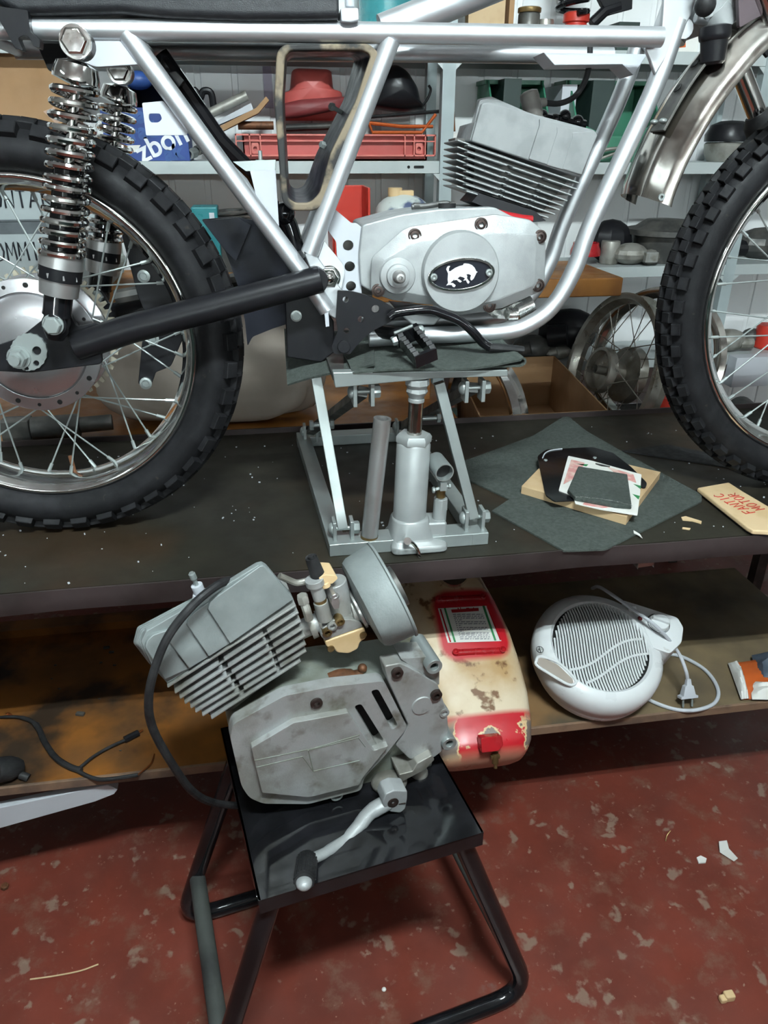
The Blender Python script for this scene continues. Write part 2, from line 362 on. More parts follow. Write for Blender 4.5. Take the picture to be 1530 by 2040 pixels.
# ------------------------------------------------------------------ the room
X0, X1, Y0, Y1, H = -3.2, 4.8, -10.5, 1.20, 2.95
struct('floor', MB().bx(X0, X1, Y0, Y1, -.1, 0), floor_mat())
mb = MB()
mb.bx(X0, X1, Y1, Y1+.1, 0, H)
x = X0+.02
while x < X1-.1:                                  # shallow pressed ribs of the wall cladding
    mb.bx(x, x+.085, Y1-.006, Y1+.01, .0, H); x += .10
struct('wall_back', mb, panel_mat(), bevel=.003)
struct('wall_front', MB().bx(X0, X1, Y0-.1, Y0, 0, H), M['wallp'])
struct('wall_left', MB().bx(X0-.1, X0, Y0, Y1, 0, H), M['wallp'])
struct('wall_right', MB().bx(X1, X1+.1, Y0, Y1, 0, H), M['wallp'])
struct('ceiling', MB().bx(X0, X1, Y0, Y1, H, H+.1), M['conc'])
TM = {}
for k, (p, ly, axn, e) in enumerate(LAMPS):
    t = T('ceiling_light', 'twin fluorescent fitting hanging '+('over the motorcycle bench', 'left of the motorcycle bench', 'right of the motorcycle bench', 'at the far end, added to light the back wall, first from the left', 'at the far end, added to light the back wall, second from the left', 'at the far end, added to light the back wall, third from the left', 'at the far end, added to light the back wall, fourth from the left')[k], 'ceiling light', (p[0], p[1], p[2]+.015), 'ceiling lights')
    A = V((0, 1, 0)) if axn == 'y' else V((1, 0, 0)); S = V((1, 0, 0)) if axn == 'y' else V((0, 1, 0)); P0 = V(p); Zv = V((0, 0, 1))
    R = Matrix((S, A, Zv)).transposed() if axn == 'y' else Matrix((-S, A, Zv)).transposed()
    t.part('housing', MB().box(P0+Zv*.05, (.14, ly+.08, .045), R), M['white2'], bevel=.004)
    if e not in TM:
        TM[e] = mat('tube_glow', LAMP_COL, .5, rv=0, emit=e); TM[e].node_tree.nodes['Principled BSDF'].inputs['Emission Color'].default_value = (*LAMP_COL, 1)
    for s in (-1, 1):
        t.part('tube', MB().cyl(P0+S*s*.045-A*ly/2, P0+S*s*.045+A*ly/2, .014, n=14), TM[e])
        for e_ in (-1, 1): t.part('tube_socket', MB().box(P0+S*s*.045+A*e_*(ly/2+.012)+Zv*.008, (.024, .022, .045), R), M['white2'])
        t.part('hanger', MB().cyl(P0+A*s*ly*.27+Zv*.07, P0+A*s*ly*.27+Zv*(H-p[2]), .008), M['steel'])

# unseen counter added behind the camera to keep light from under the bench
t = T('shade_counter', 'unseen long dark counter added behind the camera to shade the space under the bench', 'counter', (.8, -2.75, 0))
t.part('counter_top', MB().bx(-3.0, 4.6, -3.1, -2.45, 1.08, 1.12), M['iron'], bevel=.003); t.part('cabinet_front', MB().bx(-2.95, 4.55, -3.05, -2.5, 0, 1.08), M['dgreen'])

# ------------------------------------------------------------------ work bench
BT = .736                       # bench top
SF = -.175                      # shelf front edge
ST = .5*(at(300, 1530, Y=SF).z+at(1100, 1455, Y=SF).z)      # shelf top
SX = at(1500, 1163, Z=ST).x
BX0, BX1 = -.75, 1.95
t = T('work_bench', 'long low steel workbench with oily dark top and stained plywood shelf below', 'workbench', (.6, .1, 0))
t.part('bench_top', MB().bx(BX0, BX1, -.2, .415, BT-.006, BT), M['bench'])
mb = MB()
n = 60                          # the dented front lip
g = []
for i in range(n+1):
    x = BX0+(BX1-BX0)*i/n; wv = .0022*math.sin(x*9)+.0015*math.sin(x*23+1)
    g.append([V((x, -.2-.004, BT+.001+wv*.3)), V((x, -.204+wv, BT-.02)), V((x, -.202+wv, BT-.034)), V((x, -.19, BT-.036))])
mb.sheet(g, .003); t.part('front_lip', mb, M['lip'])
t.part('rear_upstand', MB().bx(BX0, BX1, .415, .421, BT-.03, BT+.012), M['lip'], bevel=.001)
t.part('shelf_board', MB().bx(BX0, SX, SF+.006, .32, ST-.016, ST), ply_mat(), bevel=.001)
t.part('shelf_edge', MB().bx(BX0, SX, SF, SF+.006, ST-.017, ST+.0005), M['plyedge'], bevel=.001, label='worn pale front edge of the plywood shelf')
t.part('wooden_batten', MB().bx(BX0, .35, .28, .32, ST, ST+.02), M['ply'], label='orange brown batten along the back of the shelf')
for x in (BX0+.05, 1.90):
    for y in (-.17, .38): t.part('leg', MB().bx(x-.02, x+.02, y-.02, y+.02, 0, BT-.006), M['iron'], bevel=.002)
t.part('rail', MB().bx(BX0, SX-.04, .27, .31, ST-.055, ST-.016), M['iron'], bevel=.002)
t.part('cross_brace', MB().bx(.955, .985, -.18, -.165, BT-.06, BT-.006).bx(.955, .985, -.18, .36, BT-.06, BT-.05), M['steel'], bevel=.002)
# ================================================================== the trial motorcycle on the lift
WY, LE = .0325, .0395
bax = V((math.cos(WY), -math.sin(WY), 0)); bup = V((math.sin(WY)*math.sin(LE), math.cos(WY)*math.sin(LE), math.cos(LE)))
B = Pl((0, 0, ZO), bax, bup)
bike = T('motorcycle', 'silver framed off-road motorcycle without bodywork raised on the bench lift', 'motorcycle', (.65, .02, BT))
ND, FD = -.055, .115             # near and far frame planes (depths across the bike)
def bp(px, py, d=ND): return B(px, py, d)
def pts(L, d=ND): return [bp(x, y, d) for x, y in L]
def far(L, d=ND, d2=FD): return [bp(x, y, d)+B.n*(d2-d) for x, y in L]
def wheel(name, ctr, Rrim, Rty, hw, tyw, nk, hubr, nsp, label, ks=1):
    ax = -B.n                    # towards the viewer
    x, y = B.ex, B.ez
    def wp(r, th, a): return ctr+x*(r*math.cos(th))+y*(r*math.sin(th))+ax*a
    def ring(mb, prof, n=96):
        rings = [[wp(r, 2*math.pi*k/n, a) for k in range(n)] for r, a in prof]
        mb.loft(rings, False, True)
    hh_ = (Rty-.010-Rrim)/1.78; rc_ = Rrim+.78*hh_
    mb = MB()
    prof = [(Rrim-.004, -hw*.9)]+[(rc_+hh_*math.cos(q), tyw*math.sin(q)) for q in [-2.46+4.92*i/26 for i in range(27)]]+[(Rrim-.004, hw*.9)]
    ring(mb, prof+[(Rrim-.02, 0)])
    def knob(th, phi, s1, s2, hh):
        # block standing on the carcass: th round the wheel, phi across it
        er = V(x*math.cos(th)+y*math.sin(th)); et = V(-x*math.sin(th)+y*math.cos(th))
        a = math.sin(phi)*tyw*.99; r = rc_+hh_*math.cos(phi)
        nn = (er*math.cos(phi)+ax*math.sin(phi)).normalized(); tt = nn.cross(et)
        c = ctr+er*r+ax*a
        R = [[c+et*(s1*q*i)+tt*(s2*q*j)+nn*z for i, j in ((-1, -1), (1, -1), (1, 1), (-1, 1))] for q, z in ((1.12, -.008), (1, hh*.9), (.9, hh))]
        mb.loft(R)
    for k in range(nk):
        th = 2*math.pi*k/nk; o = math.pi/nk
        knob(th, .0, .0115*ks, .014*ks, .010); knob(th+o, .36, .011*ks, .010*ks, .010); knob(th+o, -.36, .011*ks, .010*ks, .010)
        for s in (-1, 1):
            knob(th, s*.82, .0125*ks, .010*ks, .010)
    wh = bike.part(name, MB().lathe([(.009, -.07), (.009, .08)], ctr, ax, 16), M['steel'], label=label)
    bike.part('tyre', mb, M['tyre'], parent=wh, ang=30)
    mb = MB()
    ring(mb, [(Rrim+.001, hw-.001), (Rrim, hw+.0025), (Rrim-.003, hw+.0045), (Rrim-.0065, hw+.004), (Rrim-.0095, hw+.001), (Rrim-.0115, hw-.003), (Rrim-.015, hw-.006), (Rrim-.018, hw*.55), (Rrim-.024, hw*.3), (Rrim-.025, 0), (Rrim-.024, -hw*.3), (Rrim-.018, -hw*.55), (Rrim-.015, -hw+.006), (Rrim-.0115, -hw+.003), (Rrim-.0095, -hw-.001), (Rrim-.0065, -hw-.004), (Rrim-.003, -hw-.0045), (Rrim, -hw-.0025), (Rrim+.001, -hw+.001), (Rrim-.006, -hw*.8), (Rrim-.012, 0), (Rrim-.006, hw*.8)])
    bike.part('rim', mb, M['chrome'], parent=wh, ang=50)
    for k in range(nsp):
        th = 2*math.pi*k/nsp+.05; s = 1 if k % 2 else -1; q = ((k//2) % 2)*2-1
        a = wp(Rrim-.024, th, s*.006); hth = th+q*.62
        b = wp(hubr*.92, hth, s*.028); dd = (b-a).normalized()
        m2 = MB().tube([a, b, b-ax*s*.006], .0014, 6); m2.tube([a-dd*.006, a+dd*.014], .0029, 6)
        bike.part('spoke', m2, M['zinc'], parent=wh)
    return wh, wp, ring
# ---- rear wheel
RC = B.p(0, 0, .03)
rw, wp, ring = wheel('rear_wheel', RC, .2425, .3135, .034, .050, 42, .1, 36, 'rear wheel with knobbly black tyre')
mb = MB()
ring(mb, [(.100, .036), (.080, .038), (.080, .030), (.06, .028), (.06, -.028), (.095, -.034), (.1, -.036), (.1, -.028), (.07, -.02), (.07, .02), (.1, .028)])
hb = bike.part('hub', mb, M['polal'], parent=rw, bevel=.0008)
mb = MB()
ring(mb, [(.0775, .030), (.0775, .0385), (.070, .0415), (.045, .044), (.015, .045), (.015, .030)]); bike.part('brake_plate', mb, M['polal'], parent=rw)
mb = MB()
for k in range(18):
    th = 2*math.pi*k/18+.1; mb.cyl(wp(.0905, th, .0355), wp(.0905, th, .0375), .0028 if k % 2 else .004, n=10)
bike.part('spoke_holes', mb, M['hole'], parent=rw)
mb = MB(); tp = []
for k in range(48):
    for f, r in ((0, .099), (.35, .099), (.5, .108), (.85, .108)):
        th = 2*math.pi*(k+f)/48; tp.append((r*math.cos(th), r*math.sin(th)))
PR = Pl(wp(0, 0, -.055), B.ex, B.ez)
mb.prism(tp, PR, 0, .005, [circ(0, 0, .075, n=48)], px=False); bike.part('sprocket', mb, M['sprk'], parent=rw)
bike.part('valve_stem', MB().cyl(wp(.222, -1.50, 0), wp(.190, -1.50, 0), .0035, n=10).cyl(wp(.223, -1.50, 0), wp(.219, -1.50, 0), .007, n=12), M['rust'], parent=rw)
# ---- front wheel
FC = V((1.3647, -.0324, .0344+ZO))+B.n*.024
fwh, wpf, ringf = wheel('front_wheel', FC, .28, .3475, .027, .038, 56, .075, 36, 'front wheel with tall narrow knobbly tyre', .78)
mb = MB(); ringf(mb, [(.075, .03), (.05, .034), (.03, .045), (.012, .05), (.012, -.05), (.075, -.03), (.06, -.02), (.06, .02)]); bike.part('hub', mb, M['castal'], parent=fwh)

# ---- frame tubes
T1 = [(-60, 56), (300, 60), (800, 66), (1318, 74)]
T2 = [(252, 66), (420, 297), (600, 540), (652, 618)]
T3 = [(779, 80), (616, 505)]
T4 = [(1352, 40), (1297, 190), (1180, 440), (1146, 532), (1106, 603), (1060, 642), (1000, 661), (850, 668), (735, 674)]
mb = MB()
for d in (ND, FD):
    mb.tube(far(T1, ND, d), .0125, 16); mb.tube(far(T2, ND, d), .0125, 16); mb.tube(far(T3, ND, d), .0125, 16)
mb.tube(smooth(pts(T4, -.03), 6), .0132, 16)
mb.tube(smooth(far(T4, -.03, .088), 6), .0132, 16)
mb.tube([bp(760, 62, .03), bp(880, 14, .03), bp(1330, -170, .03)], .021, 20)          # backbone
mb.tube([bp(1318, 74, .03)+B.n*-.07, bp(1318, 74, .03)+B.n*.07], .0125, 14)
for (x, y) in ((776, 74), (252, 68), (-50, 56)): mb.tube([bp(x, y, ND), bp(x, y, ND)+B.n*(FD-ND)], .010, 12)
hd0, hd1 = bp(1290, 190, .03), bp(1420, -170, .03)
mb.tube([hd0+(hd1-hd0)*.32, hd1], .026, 20)
fr = bike.part('frame', mb, M['silver'], label='silver painted tubular frame')
mb = MB()
mb.prism([(1325, -40), (1400, -40), (1378, 30), (1340, 95), (1306, 150), (1294, 118), (1285, 96), (1318, 60)], B, -.042, -.034)
mb.tube([bp(1385, 35, -.03), bp(1410, 37, -.03)], .008, 12)
bike.part('head_gusset', mb, M['silver'], parent=fr, bevel=.0025)
mb = MB(); mb.prism([(1082, 104), (1290, 108), (1262, 150), (1240, 128), (1105, 130)], B, .0, .05)
bike.part('gusset_plate', mb, M['white2'], parent=fr, bevel=.001, label='bright white gusset plate under the top tube')
mb = MB(); mb.prism(rpoly([(135, 78), (250, 78), (285, 128), (190, 134), (152, 118)], 8), B, ND-.004, ND+.004)
bike.part('shock_mount', mb, M['white2'], parent=fr, bevel=.001)
P2 = lambda L: [(600+x/6.375, 400+y/6.375) for x, y in L]
c6 = lambda x, y, r: circ(600+x/6.375, 400+y/6.375, r/6.375, n=24)
mb = MB(); mb.prism(rpoly(P2([(420, 100), (640, 285), (700, 280), (850, 400), (875, 470), (850, 530), (745, 660), (740, 720), (770, 1190), (500, 1190), (550, 900), (520, 800), (455, 710), (445, 520), (300, 320)]), 4), B, -.024, -.018, [c6(597, 567, 68), c6(617, 835, 66), c6(632, 1085, 64), c6(780, 475, 34)])
bike.part('engine_plate', mb, M['white2'], parent=fr, bevel=.0008, label='white engine plate with four round holes')
mb = MB(); mb.prism(rpoly(P2([(295, 500), (330, 560), (530, 800), (560, 900), (500, 1180), (430, 1240), (150, 900), (190, 800)]), 4), B, -.040, -.034)
bike.part('pivot_plate', mb, M['silver'], parent=fr, bevel=.001)
mb = MB(); c = bp(655, 552, -.041); mb.cyl(c, c-B.n*.003, .0175, n=28); mb.hexa(c-B.n*.003, -B.n, .016, .010); bike.part('pivot_nut', mb, M['chrome'], parent=fr, bevel=.0006)
mb = MB(); mb.ball(c-B.n*.012, .0095); bike.part('pivot_dome', mb, M['chrome'], parent=fr)
mb = MB(); mb.prism([(606, 505), (622, 498), (690, 590), (676, 640), (655, 628)], B, -.052, .02); bike.part('lower_gusset', mb, M['silver'], parent=fr, bevel=.002)
mb = MB(); mb.prism([(646, 617), (654, 616), (656, 650), (649, 651)], B, -.066, -.045); bike.part('stand_tab', mb, M['white2'], parent=fr)
mb = MB(); mb.prism(rpoly([(498, 340), (549, 338), (557, 470), (545, 452), (512, 398)], 2), B, -.036, -.032); bike.part('mount_bracket', mb, M['white2'], parent=fr)
mb = MB(); mb.prism([(464, 322), (549, 318), (549, 338), (490, 341)], B, -.036, .0); mb.cyl(bp(519, 320, -.02), bp(518, 300, -.02), .0028); mb.hexa(bp(519, 334, -.02), bup, .008, .010); bike.part('battery_shelf', mb, M['zinc'], parent=fr)
mb = MB(); mb.prism(rpoly([(283, 205), (325, 201), (374, 262), (372, 269), (291, 270)], 3), B, -.052, -.048, [rpoly([(297, 226), (319, 226), (323, 237), (316, 244), (300, 244), (296, 236)], 4)])
bike.part('side_panel_tab', mb, M['white2'], parent=fr, bevel=.0006, label='white tab with a square hole welded to the rear stay')
mb = MB(); mb.tube(far([(300, 88), (430, 275), (500, 345), (575, 470)], ND, .03), .012, 10); mb.prism([(316, 150), (345, 190), (366, 160), (350, 142)], B, .0, .02)
bike.part('inner_stay', mb, M['gloss'], parent=fr)
mb = MB(); mb.prism(rpoly([(678, 15), (714, 15), (716, 40), (700, 45), (680, 43)], 5), B, -.075, -.02); mb.cyl(bp(697, 16, -.05), bp(697, -12, -.05), .006); bike.part('seat_bracket', mb, M['white2'], parent=fr, bevel=.002)
# ---- seat
mb = MB()
S0 = [(-60, -20), (40, 30), (240, 25), (330, 34), (480, 40), (600, 40), (676, 38)]
rings = []
for i, (x, y) in enumerate(S0):
    lo = bp(x, y, -.075); hh = .075
    w_ = .18; e = [(0, .006), (.006, 0), (w_-.006, 0), (w_, .006), (w_, hh*.8), (w_-.02, hh), (.02, hh), (0, hh*.8)]
    rings.append([lo+B.n*a+bup*b for a, b in e])
mb.loft(rings); bike.part('seat', mb, M['seat'], bevel=.004, ang=60)
mb = MB()
mb.prism(rpoly([(-20, 10), (55, 20), (60, 62), (80, 80), (79, 97), (66, 92), (58, 74), (48, 70), (36, 76), (47, 102), (30, 96), (14, 66)], 4), B, -.078, -.062)
bike.part('slotted_bracket', mb, M['black'], bevel=.002)
mb = MB(); o = MB()
mb.prism(rpoly([(70, 80), (122, 82), (134, 120), (128, 126), (112, 118), (104, 126), (112, 147), (96, 140)], 4), B, .10, .112); bike.part('slotted_bracket', mb, M['black'], bevel=.002)
# ---- airbox tunnel seen as a rubber-lipped opening
GO = [(551, 104), (566, 87), (735, 86), (755, 104), (726, 200), (684, 306), (655, 385), (640, 412), (626, 420), (580, 420), (562, 402), (546, 200)]
GI = [(568, 113), (578, 101), (722, 100), (739, 109), (709, 200), (658, 306), (637, 385), (622, 400), (612, 404), (588, 404), (573, 392), (563, 200)]
GB = [(572, 122), (582, 115), (698, 114), (706, 121), (684, 200), (630, 306), (614, 352), (606, 368), (598, 375), (584, 375), (576, 366), (567, 200)]
mb = MB(); mb.prism(rpoly(GO, 10, 4), B, -.062, -.048, [rpoly(GI, 8, 4)]); bike.part('airbox_seal', mb, M['tan'], bevel=.003)
mb = MB()
def gl(L, d, k): cx = sum(p[0] for p in L)/12; cy = sum(p[1] for p in L)/12; return [B(cx+(x-cx)*k, cy+(y-cy)*k, d) for x, y in rpoly(L, 8, 4)]
mb.loft([gl(GI, -.05, 1), gl(GB, .10, 1), gl(GB, .10, 1.05), gl(GI, -.05, 1.05)], False, True)
ab = bike.part('airbox', mb, M['navy'], label='gloss black airbox tunnel')
mb = MB()
for (x, y) in ((664, 214), (645, 290)):
    c = bp(x, y, .03); mb.hexa(c, (-.8, -.5, .3), .0055, .006); mb.cyl(c, c+V((.02, .01, -.01)), .003)
bike.part('airbox_bolts', mb, M['zinc'], parent=ab)
mb = MB(); mb.tube(pts([(560, 420), (575, 450), (590, 500)], .0), .014, 12); mb.ball(bp(566, 425, -.01), .016); bike.part('airbox_hose', mb, M['gloss'], parent=ab)
# ---- inner mudguard between wheel and engine
mb = MB(); mb.prism(rpoly([(401, 437), (470, 432), (510, 440), (560, 500), (592, 560), (590, 640), (545, 654), (503, 671), (493, 690), (488, 640), (476, 575), (449, 500)], 5), B, .035, .042); mb.prism(rpoly([(405, 440), (470, 434), (500, 448), (470, 520), (450, 500)], 3), B, .02, .04)
bike.part('inner_mudguard', mb, M['navy'])
mb = MB(); mb.prism([(566, 560), (610, 548), (665, 640), (668, 700), (640, 722), (572, 712)], B, -.03, -.018); ip = bike.part('swingarm_guard', mb, M['black'], bevel=.002)
mb = MB(); c = bp(590, 629, -.031); mb.lathe([(.0085, 0), (.0085, .004), (.006, .0045), (.006, .001), (.003, .001), (.003, .003), (.0005, .003)], c, -B.n, 20); bike.part('cap_screw', mb, M['zinc'], parent=ip)
# ---- swingarm
mb = MB()
A_ = [(150, 690), (260, 655), (420, 614), (640, 556)]
for d in (-.075, .135):
    mb.tube(far(A_, -.075, d), [.021, .0205, .020, .019], 18)
    q = [V(B.uv(bp(x, y, -.075))) for x, y in [(-12, 690), (40, 672), (96, 628), (112, 612), (140, 618), (156, 650), (200, 640), (205, 724), (60, 742), (-8, 738)]]
    mb.prism(rpoly([tuple(a) for a in q], .006), B, d-.004, d+.004, px=False)
mb.tube([bp(628, 560, -.075), bp(628, 560, -.075)+B.n*.21], .019, 16)
sw = bike.part('swingarm', mb, M['black'], label='black tubular swingarm', bevel=.0015)
mb = MB(); sn = []
cx, cy = 52, 706
for k in range(40):
    th = 2*math.pi*k/40; r = 30+13*(math.cos(th+.75)*.5+.5)+(1.0 if k % 2 else -.6); sn.append((cx+r*math.cos(th), cy+r*math.sin(th)))
mb.prism(sn, B, -.084, -.079, [circ(73, 699, 9, n=18), circ(72, 724, 6, n=14), circ(53, 735, 4.5, n=12)]); bike.part('chain_adjuster', mb, M['zinc'], parent=sw, bevel=.0004)
mb = MB(); c = bp(38, 712, -.084); mb.cyl(c, c-B.n*.003, .016); mb.hexa(c-B.n*.003, -B.n, .0135, .012); mb.cyl(c, c-B.n*.024, .0075, n=16); bike.part('axle_nut', mb, M['zinc'], parent=sw)
# ---- shock absorbers
def shock(d, dx=0):
    def s(x, y): return bp(x, y, ND-.02)+B.n*(d-(ND-.02))
    top, bot = s(171, 97), s(126, 634)
    ax = (bot-top).normalized(); L = (bot-top).length
    q = lambda f: top+ax*(L*f)
    mb = MB(); mb.cyl(q(0)-B.n*.014, q(0)+B.n*.014, .017, n=24); mb.cyl(q(1)-B.n*.012, q(1)+B.n*.012, .016)
    sh = bike.part('shock_absorber', mb, M['black'])
    bike.part('spring', MB().helix(q(.13), q(.47), .0255, .0042, 8, R1=.0262).helix(q(.465), q(.745), .0262, .0042, 7, R1=.0265), M['chrome'], parent=sh)
    bike.part('top_cap', MB().lathe([(.012, 0), (.024, .004), (.0275, .016), (.0275, .022), (.010, .026)], q(.055), ax, 32), M['chrome'], parent=sh)
    bike.part('damper_rod', MB().cyl(q(.07), q(.45), .0062, n=16), M['chrome'], parent=sh)
    bike.part('damper_body', MB().lathe([(.008, 0), (.0185, .002), (.0185, .24*L/.43), (.0195, .245*L/.43)], q(.40), ax, 28), M['gloss'], parent=sh)
    mb = MB().lathe([(.021, 0), (.0275, .002), (.0285, .018), (.02, .02)], q(.725), ax, 32); bike.part('spring_seat', mb, M['steel'], parent=sh)
    mb = MB().lathe([(.02, 0), (.0278, .001), (.0278, .021), (.02, .022)], q(.765), ax, 32); bike.part('preload_sleeve', mb, M['black'], parent=sh)
    mb = MB().lathe([(.02, 0), (.0262, .001), (.025, .026), (.018, .027)], q(.81), ax, 32)
    x, y, z = frame_of(ax)
    for k in range(9):
        a = 2*math.pi*k/9; mb.box(q(.808)+(x*math.cos(a)+y*math.sin(a))*.0255, (.0045, .0045, .006))
    bike.part('preload_ring', mb, M['steel'], parent=sh)
    bike.part('lower_body', MB().lathe([(.016, 0), (.017, .045), (.0165, .06), (.011, .072)], q(.855), ax, 26), M['black'], parent=sh)
    for f, m_ in ((0, 'chrome'), (1, 'zinc')):
        mb = MB(); c = q(f)-B.n*.014; mb.cyl(c, c-B.n*.004, .0185 if f == 0 else .014, n=26); mb.hexa(c-B.n*.004, -B.n, .0155 if f == 0 else .0125, .009); bike.part('mount_bolt', mb, M[m_], parent=sh, bevel=.0005)
shock(ND-.055); shock(FD+.035)
# ---- chain guard and chain run behind the wheel
mb = MB(); mb.prism(rpoly([(242, 468), (262, 462), (330, 520), (380, 640), (340, 730), (310, 742), (300, 770), (275, 765), (283, 680), (300, 650), (275, 590)], 4), B, .075, .085)
cg = bike.part('chain_guard', mb, M['black'], bevel=.001)
mb = MB()
for (x, y) in ((287, 550), (305, 675), (291, 763)): mb.lathe([(.010, 0), (.010, .004), (.0065, .0045), (.0065, .001), (.004, .001), (.004, .004), (.0005, .004)], bp(x, y, .074), -B.n, 18)
bike.part('cap_screws', mb, M['zinc'], parent=cg)
mb = MB(); mb.tube(far([(190, 622), (280, 605), (420, 590), (640, 560)], ND, .09), .012, 8); bike.part('drive_chain', mb, M['iron'])
# ---- front end
mb = MB()
w0 = B.uv(FC)
ne = [(1338, 413), (1346, 385), (1374, 318), (1426, 226), (1478, 156), (1530, 98), (1620, 30)]
g = []
dm = -.072
for p in smooth([bp(x, y, dm) for x, y in ne], 5):
    u, v = B.uv(p); rr = V((u-w0[0], v-w0[1])); rr.normalize()
    def q(a, r): return B.p(u+rr.x*r, v+rr.y*r, dm+a)
    W = .125
    g.append([q(0, 0), q(-.002, .010), q(.004, .020), (q(.012, .026)), q(.016, .034), q(.03, .043), q(.05, .048), q(W/2, .049), q(W-.05, .048), q(W-.03, .043), q(W-.016, .034), q(W-.012, .026), q(W-.004, .020), q(W, 0)])
mb.sheet(g, .0015); fe = bike.part('front_fender', mb, M['dchrome'], label='polished metal front mudguard', ang=60)
g2 = []
for i, row in enumerate(g[11:21]):
    k = len(row)//2
    g2.append([row[k]+(row[k]-FC).normalized()*.004+B.n*a for a in (-.050, -.046, -.026, -.006)])
mb = MB(); mb.sheet(g2, .004); fbk = bike.part('fender_bracket', mb, M['iron'], parent=fe, bevel=.001)
for i in (4, 7):
    p = g2[i][2]; nn = (p-FC).normalized(); bike.part('bracket_hole', MB().ball(p+nn*.0035, .007, (1, 1, .35), Matrix((V((0, 1, 0)).cross(nn).normalized(), (-B.n), nn)).transposed()), M['hole'], parent=fe)
mb = MB()
for k, f in ((0, -.028), (0, .0), ):
    p = g2[0][1]+(g2[1][1]-g2[0][1])*.8+B.n*(f+.034); nn = (p-FC).normalized(); mb.ball(p+nn*.003, .006, (1, 1, .6))
p = g[2][2]; mb.lathe([(.005, 0), (.005, .003), (.0025, .003), (.0025, 0)], p-B.n*.002, -B.n, 14)
bike.part('fender_rivets', mb, M['zinc'], parent=fe)
mb = MB()
fa, fb = bp(1474, 140, .10), bp(1512, 238, .10); dd = (fb-fa).normalized()
mb.cyl(fa-dd*.3, fb+dd*.1, .0155, n=22)
st = bike.part('fork_stanchion', mb, M['chrome'])
mb = MB(); mb.lathe([(.018, 0), (.026, .012), (.027, .05), (.024, .09), (.022, .4), (.015, .41)], fb-dd*.01, dd, 24); bike.part('fork_slider', mb, M['rubber'], parent=st)
mb = MB(); fa2, fb2 = bp(1560, 80, -.06), bp(1610, 215, -.06); d2 = (fb2-fa2).normalized(); mb.cyl(fa2-d2*.3, fb2+d2*.1, .0155, n=22); bike.part('fork_stanchion', mb, M['chrome'])
mb = MB(); mb.lathe([(.014, 0), (.0205, .002), (.0215, .012), (.0205, .017), (.0185, .019), (.016, .044), (.013, .047)], bp(1426, 50, -.055), bp(1420, 122, -.055)-bp(1426, 54, -.055), 28); bike.part('steering_boot', mb, M['black'])
mb = MB(); mb.prism(rpoly([(1408, -30), (1500, -30), (1470, 18), (1463, 48), (1440, 56), (1432, 28), (1404, 40), (1400, 0)], 7), B, -.04, .09); mb.cyl(bp(1420, 20, -.02), bp(1440, 56, -.02), .024, n=24); bike.part('fork_yoke', mb, M['castal'], bevel=.005)
mb = MB(); mb.prism(rpoly([(1470, -30), (1560, -60), (1560, 10), (1500, 40), (1473, 56)], 6), B, -.06, -.052); bike.part('number_plate_bracket', mb, M['bracket'], bevel=.001)
mb = MB(); mb.tube(smooth(pts([(1405, 12), (1392, -20), (1440, -60)], -.06), 5), .004, 8); mb.ball(bp(1405, 10, -.06), .014); bike.part('control_cable', mb, M['rubber'])
bike.part('control_cable', MB().tube(smooth(pts([(1515, 30), (1500, 70), (1530, 110)], .06), 5), .005, 8), M['rubber'])
# ---- footrest bracket, side lever, footpeg
mb = MB(); mb.prism(rpoly(P2([(462, 1138), (640, 1148), (800, 1190), (1030, 1275), (1190, 1370), (1218, 1430), (1150, 1530), (930, 1640), (800, 1740), (690, 1860), (620, 1950), (420, 1945), (385, 1850), (430, 1740), (468, 1650), (452, 1560), (440, 1500)]), 3), B, -.082, -.076, [c6(565, 1255, 38), c6(945, 1375, 50), c6(757, 1505, 40), c6(577, 1650, 36)])
br = bike.part('footrest_bracket', mb, M['black'], bevel=.001, label='black footrest bracket plate with four holes')
mb = MB(); c = bp(685, 690, -.082); mb.cyl(c, c-B.n*.005, .0095, n=24); mb.tube([c+B.n*.004, c+B.n*.05], .012, 14); bike.part('bracket_bolt', mb, M['black'], parent=br, bevel=.0008)
mb = MB(); lv = [(775, 632), (792, 623), (851, 617), (884, 626), (915, 639), (940, 659), (961, 682), (976, 692)]
mb.tube(smooth(pts(lv, -.092), 5), .0068, 12); le = bike.part('pedal_lever', mb, M['gloss'])
mb = MB(); mb.tube(pts([(974, 692), (1004, 694), (1042, 697)], -.092), [.009, .0095, .008], 12, flat=.7); bike.part('lever_rubber', mb, M['rubber'], parent=le)
mb = MB(); a, b = bp(812, 668, -.10), bp(848, 712, -.155)
xx = (b-a).normalized(); sx_ = V((1, 0, .25)).normalized(); sx_ = (sx_-xx*sx_.dot(xx)).normalized(); zz = xx.cross(sx_)
for s in (-1, 1):
    R = []
    for i in range(13):
        t = i/12; c = a+(b-a)*t+sx_*s*.013; hh = .010+(.003 if i % 2 else 0)
        R.append([c+sx_*q*.004+zz*z for q, z in ((-1, -.010), (1, -.010), (1, hh), (-1, hh))])
    mb.loft(R)
mb.box(b, (.034, .006, .02), Matrix((sx_, xx, zz)).transposed()); mb.box(a, (.036, .008, .024), Matrix((sx_, xx, zz)).transposed())
fp = bike.part('footpeg', mb, M['gloss'])
mb = MB(); mb.hexa(a-sx_*.018, -sx_, .007, .008); mb.hexa(a+sx_*.018, sx_, .007, .008); mb.tube([a+zz*.013-sx_*.02, a+zz*.013+sx_*.01], .0022, 8); bike.part('peg_pin', mb, M['zinc'], parent=fp)
bike.part('peg_arm', MB().tube([a, bp(760, 668, -.06)+B.n*.03], .010, 10), M['black'], parent=fp)
